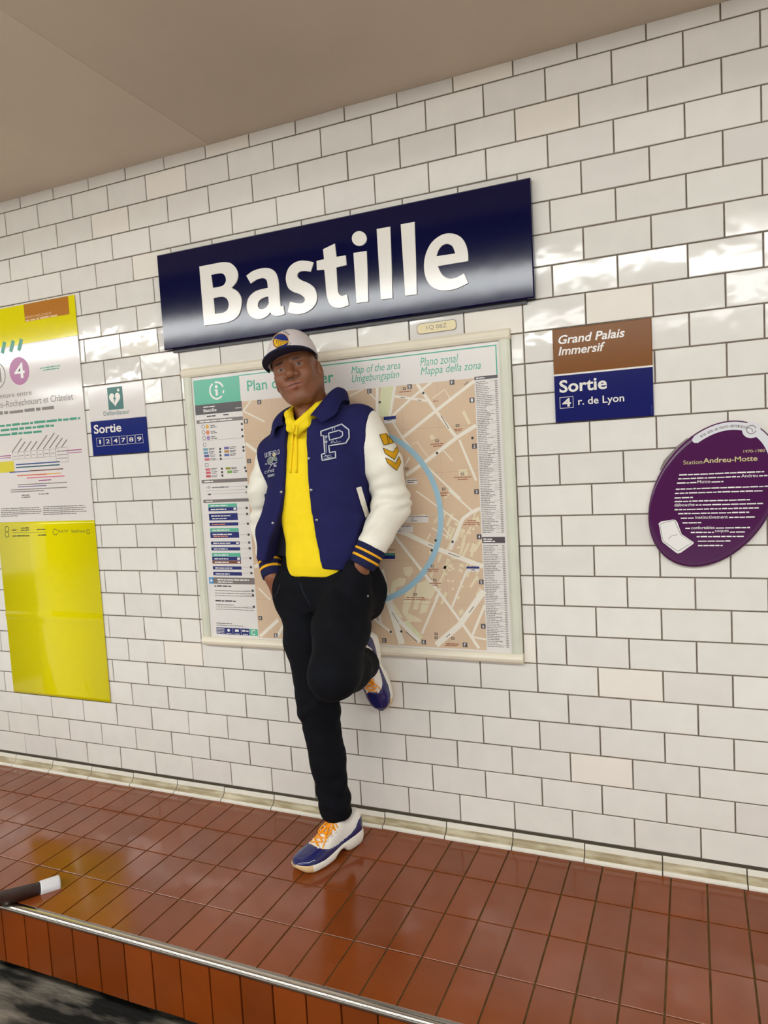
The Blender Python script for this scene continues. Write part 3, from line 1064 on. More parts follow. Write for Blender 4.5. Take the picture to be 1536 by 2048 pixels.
for k in range(1, 7):
    x = MXL + (MXR - MXL) * k / 7
    gl.rect(x, x + 0.0006, ZBOT, ZH)
gl.build('map_grid', cmat(176, 150, 124), sheet)
sq, sl = Print(y4 - 0.0001), Print(y5 - 0.0001)
for fn, (x, y), t in ((M1, (380, 393), 'D'), (M1, (690, 358), 'E'), (M1, (1015, 325), 'F'), (M1, (1168, 462), '1'), (M1, (1187, 815), '2'), (M1, (1203, 1165), '3'),
                      (M2, (1078, 422), '4'), (M2, (1097, 830), '5'), (M2, (1115, 1230), '6'), (M2, (222, 1357), 'D'), (M2, (578, 1373), 'E'), (M2, (950, 1398), 'F'),
                      (C4, (525, 410), 'A'), (C4, (437, 537), '1'), (C4, (458, 800), '2'), (C4, (532, 1837), '6'), (C4, (635, 1952), 'B')):
    a = fn(x, y)
    sq.rect(a[0] - 0.0085, a[0] + 0.0085, a[1] - 0.0085, a[1] + 0.0085)
    sl.text(t, a[0] - 0.0035, a[0] + 0.0035, a[1] - 0.0055, a[1] + 0.0055, 0.01)
sq.each('grid_square', M_MAPDARK, sheet)
sl.each('grid_letter', M_PRINTL, sheet)
rd, dk, wb, nb = Print(y5), Print(y5), Print(y4 - 0.0001), Print(y5 - 0.0001)
for fn, x0, x1, y in ((M1, 850, 950, 800), (M1, 870, 935, 815), (M1, 1030, 1165, 1055), (M1, 1060, 1140, 1070), (M1, 925, 985, 1180), (M1, 935, 975, 1195), (M1, 1030, 1095, 685), (M1, 1040, 1085, 697), (M1, 610, 700, 400), (M1, 870, 920, 470),
                      (M2, 605, 715, 713), (M2, 615, 705, 730), (M2, 630, 735, 840), (M2, 650, 710, 857), (M2, 420, 580, 968), (M2, 400, 605, 985), (M2, 975, 1050, 275), (M2, 950, 1080, 292), (M2, 935, 1085, 310), (M2, 780, 895, 1385), (M2, 770, 880, 1400), (M2, 730, 800, 20), (M2, 735, 790, 48), (M2, 225, 320, 540)):
    a, c = fn(x0, y), fn(x1, y)
    rd.greek(a[0], c[0], a[1] - 0.002, 0.0032, random.Random(x0 + y))
rd.build('map_red_lettering', M_MAPRED, sheet)
for fn, x, y in ((M1, 900, 775), (M1, 1095, 1030), (M1, 952, 1145), (M1, 1058, 658), (M1, 650, 375), (M1, 668, 990), (M2, 657, 687), (M2, 677, 815), (M2, 500, 943), (M2, 690, 1300), (M2, 690, 1335), (M2, 840, 1340), (M2, 240, 500)):
    a = fn(x, y)
    dk.frame(a[0] - 0.006, a[0] + 0.006, a[1] - 0.004, a[1] + 0.005, 0.002)
for fn, x, y in ((M1, 795, 407), (M1, 460, 478), (M1, 900, 868), (M1, 1172, 752), (M2, 838, 467), (M2, 280, 1280), (M2, 685, 455), (M2, 650, 545), (M2, 375, 1277)):
    a = fn(x, y)
    dk.disc(a[0], a[1], 0.0048, 12)
for fn, xa, ya, xb, yb in ((M2, 620, 490, 660, 505), (M2, 800, 570, 900, 605), (M2, 985, 1110, 1030, 1050), (M2, 780, 1330, 815, 1300), (M2, 290, 1100, 350, 1200), (M2, 420, 1280, 520, 1370), (M1, 930, 580, 990, 680), (M1, 1110, 345, 1140, 320), (M1, 620, 440, 655, 445), (M1, 750, 460, 780, 465)):
    dk.stroke([fn(xa, ya), fn(xb, yb)], 0.0022)
for fn, x0, x1, y in ((M2, 430, 615, 243), (M2, 460, 490, 262), (M2, 460, 515, 280), (M2, 370, 470, 328), (M2, 340, 365, 350), (M2, 320, 370, 372), (M1, 672, 745, 1080), (M1, 672, 720, 1095), (M1, 515, 550, 618), (M2, 1005, 1045, 722)):
    a, c = fn(x0, y), fn(x1, y)
    dk.greek(a[0], c[0], a[1] - 0.001, 0.003, random.Random(x0 + y))
dk.build('map_dark_lettering', M_PRINTK, sheet)
for fn, xa, ya, xb, yb in ((M2, 400, 232, 620, 292), (M2, 325, 320, 482, 380), (M1, 490, 590, 585, 636), (M2, 962, 690, 1080, 738), (M1, 660, 1068, 750, 1105)):
    a, c = fn(xa, ya), fn(xb, yb)
    wb.rect(a[0], c[0], c[1], a[1])
wb.each('label_box', M_MAPPAPER, sheet)
for fn, xa, ya, xb, yb in ((M1, 490, 590, 585, 608), (M2, 962, 690, 1080, 710), (M2, 190, 592, 320, 622)):
    a, c = fn(xa, ya), fn(xb, yb)
    nb.rect(a[0], c[0], c[1], a[1])
nb.each('navy_label_box', M_MAPNAVY, sheet)
a, c = M2(190, 570), M2(320, 592)
Print(y5 - 0.0001).rect(a[0], c[0], c[1], a[1]).build('map_green_box', cmat(70, 140, 120), sheet)
# header
gb = Print(y1).rect(MX0, -1.8385, 1.6185, 1.7190).build('header_block', M_GREEN, mb)
ic = Print(y2)
cx, cz = xz(433.6, 781, YM)
for a0, a1 in ((0.35, 1.75), (2.1, 5.5), (5.85, 6.25)):
    ic.arc(cx, cz, 0.033, a0, a1, 0.007, 20)
ic.disc(cx - 0.001, cz + 0.0155, 0.0068, 14)
ic.poly([(cx - 0.011, cz + 0.0045), (cx + 0.005, cz + 0.0045), (cx + 0.005, cz - 0.020), (cx - 0.006, cz - 0.020), (cx - 0.006, cz - 0.001), (cx - 0.011, cz - 0.001)])
ic.build('information_symbol', M_PRINTL, gb)
tl = Print(y1)
tl.rect(-1.8385, -0.8015, 1.7165, 1.7205).rect(-0.8055, -0.8015, 1.6200, 1.7165)
x0, z0 = xz(495, 784, YM); x1, _ = xz(667, 757, YM)
tl.text('Plan du quartier', x0, x1, z0 - 0.011, z0 + 0.044, 0.012)
for s, xa, ya, xb, h, sh in (('Map of the area', 703, 748.7, 801, 0.036, 0), ('Umgebungsplan', 704, 766, 799, 0.036, 0), ('Plano zonal', 840.6, 733, 917, 0.030, 0), ('Mappa della zona', 841.6, 751, 962, 0.036, 0)):
    (x0, z0), (x1, _) = xz(xa, ya, YM), xz(xb, ya - 10, YM)
    d = 0.0075 if s != 'Plano zonal' else 0.0
    tl.text(s, x0, x1, z0 - d, z0 - d + h, 0.0, 0.25)
tl.each('header_lettering', M_GREENTXT, mb)
# index column on the left
Print(y1).rect(MX0, -1.8350, 1.5785, 1.6185).build('station_band', M_MAPDARK, mb)
p = Print(y2)
x0, z0 = xz(370 + 275 / 7.3125, 720 + 768 / 7.3125, YM); x1, _ = xz(370 + 465 / 7.3125, 720 + 750 / 7.3125, YM)
p.text('Bastille', x0, x1, z0, z0 + 0.0135, 0.014)
p.greek(x0, x1 - 0.008, z0 + 0.019, 0.004, random.Random(2))
p.greek(-1.866, -1.8385, z0 + 0.004, 0.003, random.Random(3))
p.build('station_band_lettering', M_PRINTL, mb)
gbn = Print(y1)
for za, zb, xa in ((1.5430, 1.5575, -2.0600), (1.2975, 1.3120, -2.0580), (1.2170, 1.2300, -2.0570)):
    gbn.rect(xa, -1.8345, za, zb)
za, zb = C4(195, 1610)[1], C4(195, 1568)[1]
gbn.rect(-2.045, -1.8345, za, zb)
gbn.each('grey_band', M_MAPGREY, mb)
p = Print(y2)
p.greek(-2.045, -1.885, 1.5475, 0.0055, random.Random(5)); p.greek(-2.043, -2.00, 1.302, 0.0055, random.Random(6)); p.greek(-2.043, -2.01, 1.221, 0.005, random.Random(7))
p.greek(-2.015, -1.86, zb - 0.012, 0.0055, random.Random(8)); p.greek(-2.015, -1.94, za + 0.005, 0.0055, random.Random(9))
p.build('band_lettering', M_PRINTL, mb)
Print(y2).rect(-2.0585, -2.0365, za, zb).build('blue_cross_box', cmat(80, 150, 200), mb)
Print(y3).rect(-2.0545, -2.0405, (za + zb) / 2 - 0.002, (za + zb) / 2 + 0.002).rect(-2.0495, -2.0455, (za + zb) / 2 - 0.007, (za + zb) / 2 + 0.007).build('white_cross', M_PRINTL, mb)
XL, XR = -2.0345, -1.8930
boxes = [('g', 1085, 1106), ('n', 1107, 1132), ('n', 1148, 1193), ('n', 1208, 1229), ('g', 1245, 1268), ('n', 1270, 1309), ('n', 1333, 1353), ('n', 1370, 1391), ('g', 1408, 1431), ('n', 1432, 1457), ('b', 1458, 1478), ('n', 1495, 1516), ('n', 1532, 1555)]
pr = {'g': Print(y1), 'n': Print(y1), 'b': Print(y1)}
tx, og = Print(y2), Print(y2)
for c, ya, yb in boxes:
    zt, zb = C4(210, ya)[1], C4(210, yb)[1]
    pr[c].rect(XL, XR, zb, zt)
    hgt = zt - zb
    if hgt > 0.02:
        tx.greek(XL + 0.012, XR - 0.035, zt - 0.012, 0.0048, random.Random(ya)); (og if ya == 1270 else tx).greek(XL + 0.016, XR - 0.055, zb + 0.005, 0.0045, random.Random(yb))
    else:
        (og if ya == 1208 else tx).greek(XL + 0.012, XR - (0.045 if ya % 2 else 0.06), zb + hgt * 0.3, 0.0048, random.Random(ya))
    if ya in (1107, 1333, 1432, 1458):
        tx.rect(XR - 0.017, XR - 0.004, zb + 0.003, zt - 0.003)
pr['g'].each('green_row', M_GREEN, mb); pr['n'].each('navy_row', M_MAPNAVY, mb); pr['b'].each('brown_row', cmat(128, 76, 60), mb)
tx.build('row_lettering', M_PRINTL, mb); og.build('row_orange_lettering', cmat(220, 140, 100), mb)
C7 = lambda x, y: xz(370 + x / 7.3125, 720 + y / 7.3125, YM)
dk, gy = Print(y1), Print(y1)
for k, (y, c) in enumerate(((975, (222, 176, 80)), (1060, (224, 130, 90)), (1140, (160, 130, 180)))):
    a = C7(265 + k * 8, y); c_ = C7(325 + k * 9, y)
    dk.arc(a[0], a[1], 0.0075, 0, 6.283, 0.0018, 16)
    Print(y1).disc(c_[0], c_[1], 0.0088, 16).build('line_disc', cmat(*c), mb)
    d = C7(372 + k * 5, y)
    dk.greek(d[0], d[0] + 0.022, d[1] + 0.003, 0.003, random.Random(y)); dk.greek(d[0], d[0] + 0.03, d[1] - 0.004, 0.003, random.Random(y + 1))
a = C7(288, 1240); dk.arc(a[0], a[1], 0.0075, 0, 6.283, 0.0018, 16)
a = C7(320, 1535); dk.frame(a[0] - 0.009, a[0] + 0.008, a[1] - 0.007, a[1] + 0.007, 0.0018)
for x, y, c in ((302, 1308, (120, 160, 176)), (308, 1358, (110, 150, 176)), (318, 1405, (90, 96, 150)), (325, 1455, (210, 110, 120)), (335, 1602, (206, 110, 120)), (342, 1650, (206, 96, 110)), (345, 1700, (196, 90, 90)),
                (608, 1287, (112, 100, 160)), (612, 1337, (190, 140, 70)), (612, 1388, (96, 110, 170)), (632, 1585, (150, 150, 60)), (655, 1635, (120, 170, 80))):
    a = C7(x, y)
    Print(y1).rect(a[0] - 0.012, a[0] + 0.012, a[1] - 0.005, a[1] + 0.005).build('bus_number_box', cmat(*c), mb)
    dk.greek(a[0] + 0.016, a[0] + 0.045, a[1] + 0.0015, 0.0028, random.Random(x)); dk.greek(a[0] + 0.016, a[0] + 0.040, a[1] - 0.004, 0.0028, random.Random(y))
for x, y in ((515, 1300), (515, 1345), (520, 1395), (525, 1445), (540, 1590), (543, 1640), (548, 1690), (832, 935), (835, 1020), (843, 1115), (855, 1275), (858, 1325), (880, 1575), (893, 1625), (900, 1855), (905, 1935)):
    a = C7(x, y)
    dk.rect(a[0] - 0.0045, a[0] + 0.0045, a[1] - 0.0045, a[1] + 0.0045)
for y in (1165, 1455, 1860, 1910, 1955):
    a = C7(500, y)
    gy.rect(-2.04, -1.845, a[1], a[1] + 0.0009)
a = C7(350, 1860); dk.frame(a[0] - 0.005, a[0] + 0.005, a[1] - 0.005, a[1] + 0.005, 0.0015)
a = C7(360, 1970); dk.rect(a[0] - 0.007, a[0] + 0.007, a[1] - 0.002, a[1] + 0.004)
dk.greek(C7(400, 1860)[0], C7(640, 1860)[0], C7(500, 1868)[1], 0.004, random.Random(4))
dk.greek(C7(320, 825)[0], C7(450, 825)[0], C7(400, 828)[1], 0.005, random.Random(5)); dk.greek(C7(560, 800)[0], C7(660, 800)[0], C7(600, 808)[1], 0.005, random.Random(6))
for (xa, xb, y, h) in ((228, 340, 1630, 0.006), (232, 490, 1658, 0.003), (232, 490, 1674, 0.003), (232, 490, 1690, 0.003), (235, 370, 1727, 0.006), (238, 360, 1750, 0.003), (240, 490, 1765, 0.003), (240, 490, 1780, 0.003), (240, 345, 1872, 0.003), (242, 420, 1885, 0.0025)):
    a, c = C4(xa, y), C4(xb, y)
    (dk if h > 0.005 or xb < 430 else gy).greek(a[0], c[0], a[1], h, random.Random(y))
for y in (1110, 1150, 1215, 1287, 1340, 1378, 1443, 1503, 1542, 1658, 1690, 1765):
    a = C4(455 + (y - 1100) * 0.09, y)
    gy.rect(XR + 0.004, -1.855, a[1], a[1] + 0.0008)
    dk.rect(-1.852, -1.842, a[1] - 0.004, a[1] + 0.005)
dk.build('index_dark_print', M_PRINTK, mb)
gy.build('index_grey_print', M_PRINTG, mb)
nb, wh = Print(y1), Print(y2)
for k in range(4):
    x = -2.0400 + k * 0.041
    nb.rect(x, x + 0.0398, 0.6650, 0.6935)
    if k == 0:
        for j in range(4):
            wh.greek(x + 0.003, x + 0.037, 0.669 + j * 0.006, 0.003, random.Random(j))
    else:
        wh.disc(x + 0.02, 0.683, 0.0065, 12) if k == 1 else wh.rect(x + 0.011, x + 0.029, 0.678, 0.688) if k == 2 else wh.greek(x + 0.005, x + 0.036, 0.680, 0.007, random.Random(1))
        wh.greek(x + 0.008, x + 0.033, 0.6675, 0.003, random.Random(k + 5))
nb.each('service_box', M_MAPNAVY, mb)
Print(y1).rect(-1.876, -1.8365, 0.6650, 0.6935).build('service_green_box', M_GREEN, mb)
wh.arc(-1.857, 0.6795, 0.009, 0.5, 5.6, 0.0028, 16)
wh.build('service_symbols', M_PRINTL, mb)
# street index on the right
dk = Print(y1)
dk.rect(-0.8830, -0.8015, 1.6085, 1.6195).rect(-0.8820, -0.8010, 1.0420, 1.0640)
dk.each('street_index_band', M_MAPDARK, mb)
p = Print(y2)
p.greek(-0.877, -0.84, 1.612, 0.004, random.Random(1)); p.greek(-0.877, -0.845, 1.054, 0.005, random.Random(1)); p.greek(-0.877, -0.835, 1.046, 0.005, random.Random(2))
p.build('street_index_band_lettering', M_PRINTL, mb)
p = Print(y1)
rg = random.Random(21)
for za, zb in ((1.075, 1.6035), (0.672, 1.036)):
    z = zb - 0.004
    while z > za:
        p.greek(-0.8795, -0.8795 + rg.uniform(0.030, 0.058), z, 0.0027, rg)
        p.rect(-0.8125, -0.8035, z, z + 0.0027)
        if rg.random() < 0.55:
            p.rect(-0.8300, -0.8135, z + 0.0002, z + 0.0010)
        z -= 0.0062
p.build('street_index_print', M_PRINTG, mb)

# ------------------------------------------------------------------ purple oval history plaque
ov = empty('history_plaque', (-0.15, 0, 0.95))
tag(ov, 'oval purple information plaque with white arc on top and printed text', 'plaque')
OC, OA, OB = (-0.1497, 1.1872), 0.2405, 0.1668
ax, az = 0.485, 0.874          # long axis
YO = -0.019


def oval(a, b, n=64, c=OC):
    return [(c[0] + a * math.cos(t) * ax + b * math.sin(t) * az, c[1] + a * math.cos(t) * az - b * math.sin(t) * ax) for t in np.linspace(0, 2 * math.pi, n, endpoint=False)]


vs, fs = [], []
for d, Y in ((0.0, 0.0), (0.0, -0.008), (0.001, -0.013), (0.004, -0.017), (0.009, YO), (0.018, YO - 0.0004)):
    vs += [(x, Y, z) for x, z in oval(OA - d, OB - d)]
n = 64
mi = []
for r in range(5):
    for k in range(n):
        fs.append((r * n + k, r * n + (k + 1) % n, (r + 1) * n + (k + 1) % n, (r + 1) * n + k))
        mi.append(1 if r < 2 else 0)
fs.append(tuple(5 * n + k for k in range(n)))
mi.append(0)
o = mesh_obj('plaque_body', vs, fs, M_PURPLE, ov, True, [M_PURPLE, M_RIM], mi)
bm = bmesh.new(); bm.from_mesh(o.data); bmesh.ops.recalc_face_normals(bm, faces=bm.faces); bm.to_mesh(o.data); bm.free()
O6 = lambda x, y: xz(1280 + x / 6.0, 820 + y / 6.0, YO)
yt = YO - 0.0008
# white arc band along the upper edge
ts = np.linspace(-0.95, 0.98, 40)
outer = [(OC[0] + (OA - 0.005) * math.cos(t) * ax + (OB - 0.005) * math.sin(t) * az, OC[1] + (OA - 0.005) * math.cos(t) * az - (OB - 0.005) * math.sin(t) * ax) for t in ts]
inner = [(OC[0] + (OA - 0.029) * math.cos(t) * ax + (OB - 0.029) * math.sin(t) * az, OC[1] + (OA - 0.029) * math.cos(t) * az - (OB - 0.029) * math.sin(t) * ax) for t in ts]
p = Print(yt)
for i in range(len(ts) - 1):
    p.poly([outer[i], outer[i + 1], inner[i + 1], inner[i]])
c = O6(1335, 235)
p.disc(c[0], c[1] - 0.001, 0.0245, 30)
e0 = ((outer[0][0] + inner[0][0]) / 2, (outer[0][1] + inner[0][1]) / 2)
p.disc(e0[0], e0[1], 0.0097, 16)
p.build('white_arc', mat('plaque_white', srgb(224, 222, 226), 0.15), ov)
p = Print(yt - 0.0004)
p.arc(c[0], c[1], 0.0125, 0.3, 6.0, 0.0025, 24)
p.stroke([(c[0] - 0.014, c[1] + 0.004), (c[0] - 0.004, c[1] + 0.006), (c[0] + 0.004, c[1] - 0.002), (c[0] + 0.002, c[1] - 0.008)], 0.002)
arc_txt = '100 ans de métro (1900-2000)'
tt = np.linspace(-0.86, -0.10, len(arc_txt))
for ch, t in zip(arc_txt, tt):
    if ch == ' ':
        continue
    rA, rB = OA - 0.0215, OB - 0.0215
    x = OC[0] + rA * math.cos(t) * ax + rB * math.sin(t) * az
    z = OC[1] + rA * math.cos(t) * az - rB * math.sin(t) * ax
    dx = -rA * math.sin(t) * ax + rB * math.cos(t) * az
    dz = -rA * math.sin(t) * az - rB * math.cos(t) * ax
    w = 0.0035 if ch in '(-)1t' else 0.0055
    p.text(ch, x, x + w, z, z + 0.0075, 0.0, ang=math.atan2(dz, dx))
p.build('arc_lettering', M_PRINTG, ov)
p = Print(yt)
(x0, z0), (x1, _) = O6(1242, 515), O6(1500, 500)
p.text('1970-1980', x0, x1, z0, z0 + 0.0085, 0.0)
(x0, z0), (x1, _) = O6(520, 655), O6(748, 642)
p.text('Station', x0, x1, z0, z0 + 0.0125, 0.0)
(x0, z0), (x1, _) = O6(758, 643), O6(1410, 612)
p.text('Andreu-Motte', x0, x1, z0 + 0.001, z0 + 0.0165, 0.018)
p.each('gold_lettering', M_GOLDTXT, ov)
p = Print(yt)
lines = [(470, 790, 1490), (460, 838, 1530), (445, 888, 1000), (430, 965, 1550), (420, 1015, 1500), (415, 1065, 635), (415, 1115, 1320), (412, 1165, 1475), (415, 1215, 1425), (458, 1262, 1310), (490, 1318, 1380), (510, 1365, 735), (545, 1440, 1320), (610, 1488, 1280), (680, 1538, 1245), (695, 1588, 1085), (695, 1640, 1005)]
words = {1: ('Andreu', 1215, 1415), 2: ('Motte', 690, 845), 7: ('débouche', 412, 655), 10: ('instinctivement', 665, 1055), 12: ('confortables', 615, 895), 13: ('coques', 900, 1065)}
for k, (xa, y, xb) in enumerate(lines):
    a, c = O6(xa, y), O6(xb, y - (xb - xa) * 0.045)
    z = (a[1] + c[1]) / 2
    if k in words:
        w, wa, wb = words[k]
        wx0, wx1 = O6(wa, y)[0], O6(wb, y)[0]
        p.text(w, wx0, wx1, z - 0.001, z + 0.0085, 0.006)
        if wx0 - a[0] > 0.012:
            p.greek(a[0], wx0 - 0.003, z, 0.0042, random.Random(k))
        p.greek(wx1 + 0.003, c[0], z, 0.0042, random.Random(k + 50))
    else:
        p.greek(a[0], c[0], z, 0.0042, random.Random(k))
p.build('body_lettering', M_PRINTL, ov)
chair_out = [O6(*t) for t in ((222, 1362), (250, 1338), (390, 1315), (425, 1318), (450, 1350), (475, 1420), (500, 1490), (645, 1588), (640, 1605), (490, 1712), (455, 1722), (430, 1710), (272, 1585), (258, 1550), (235, 1420))]
chair_in = [O6(*t) for t in ((238, 1368), (390, 1325), (418, 1330), (448, 1400), (490, 1498), (625, 1590), (465, 1690), (445, 1690), (285, 1575), (270, 1545))]
Print(yt).poly(chair_out[::-1]).build('seat_drawing', M_PRINTL, ov)
p = Print(yt - 0.0003)
p.stroke(chair_in, 0.0013, True)
p.stroke([O6(340, 1545), O6(380, 1510), O6(450, 1495)], 0.0012)
p.build('seat_drawing_lines', M_PRINTK, ov)
fill_loops('mounting_plate', [[O6(*t) for t in ((236, 722), (285, 610), (440, 440), (565, 338), (760, 420), (500, 760))]], M_PRINTG, -0.0012, 0.003, ov)

# ------------------------------------------------------------------ pole leaning on the ledge edge
M_POLE = mat('dark_pole', srgb(58, 36, 30), 0.35, 0.5, vary=0.2, nscale=30)
M_CAP = mat('white_rubber_cap', srgb(214, 212, 214), 0.4, 0.4)
tip = Vector(at(118, 1769, -0.70))
grd = Vector(at(-6, 1799, -0.862))
dv = (tip - grd).normalized()
foot = tip + (grd - tip) * ((ZLOW + 0.012 - tip.z) / (grd.z - tip.z)) if grd.z < tip.z - 0.02 else grd - dv * 0.5
pole = empty('pole', foot)
tag(pole, 'dark brown pole with a white rubber cap, leaning over the ledge edge', 'pole')
cap0 = tip - dv * 0.062
MB().tube([foot, cap0 + dv * 0.02], 0.0235, 16).build('shaft', M_POLE, pole, True)
MB().tube([cap0, cap0 + dv * 0.004, tip - dv * 0.006, tip - dv * 0.001, tip, tip - dv * 0.003, tip - dv * 0.003], [0.0250, 0.0262, 0.0310, 0.0310, 0.0285, 0.024, 0.0001], 20).build('rubber_cap', M_CAP, pole, True)
# ------------------------------------------------------------------ the person: implicit shapes meshed with surface nets
M_SKIN = mat('skin', srgb(128, 84, 62), 0.45, 0.4, attr='Col', bump=0.05, bscale=90, bdist=0.002)
M_NAVY = mat('navy_wool', srgb(34, 33, 80), 0.85, 0.15, vary=0.10, nscale=30)
M_NAVYRIB = mat('navy_rib_knit', srgb(30, 32, 66), 0.9, 0.2, vary=0.1, nscale=60)
M_LINING = mat('black_lining', srgb(22, 22, 34), 0.7, 0.3)
M_SLEEVE = mat('cream_leather', srgb(236, 230, 214), 0.42, 0.4, vary=0.03, nscale=18, bump=0.12, bscale=70, bdist=0.003)
M_HOOD = mat('yellow_jersey', srgb(248, 216, 32), 0.8, 0.2, vary=0.04, nscale=25, bump=0.12, bscale=220, bdist=0.002)
M_GOLD = mat('gold_knit', srgb(238, 172, 30), 0.8, 0.2)
M_GOLDFELT = mat('gold_felt', srgb(206, 152, 24), 0.85, 0.2, vary=0.08, nscale=60)
M_OUTL = mat('dark_outline_felt', srgb(58, 50, 24), 0.9, 0.2)
M_THREAD = mat('pale_thread', srgb(206, 208, 214), 0.7, 0.3)
M_THREADG = mat('green_grey_thread', srgb(120, 132, 120), 0.8, 0.3)
M_JEANS = mat('black_denim', srgb(11, 12, 18), 0.85, 0.15, vary=0.25, nscale=16, ndetail=4, bump=0.15, bscale=260, bdist=0.002)
M_STITCH = mat('denim_stitch', srgb(52, 58, 62), 0.8, 0.2)
M_CAPW = mat('white_cap_cloth', srgb(222, 212, 210), 0.8, 0.25, vary=0.03, nscale=40)
M_CAPN = mat('navy_cap_cloth', srgb(20, 24, 52), 0.75, 0.3)
M_LOGOB = mat('logo_blue', srgb(24, 44, 120), 0.6, 0.3)
M_LOGOY = mat('logo_gold', srgb(240, 184, 36), 0.6, 0.3)
M_SHOEW = mat('white_shoe_leather', srgb(236, 230, 220), 0.4, 0.4, vary=0.03, nscale=30)
M_PATENT = mat('navy_patent', srgb(34, 36, 92), 0.12, 0.6, coat=0.4)
M_SOLE = mat('white_midsole', srgb(238, 232, 218), 0.45, 0.4)
M_GUM = mat('tan_outsole', srgb(226, 192, 142), 0.4, 0.4)
M_LACE = mat('orange_lace', srgb(250, 160, 24), 0.7, 0.3)
M_SNAP = mat('snap_metal', srgb(170, 170, 176), 0.3, 0.5, metal=0.8)


def smin(a, b, k):
    h = np.clip(0.5 + 0.5 * (b - a) / k, 0, 1)
    return b * (1 - h) + a * h - k * h * (1 - h)


def smax(a, b, k):
    return -smin(-a, -b, k)


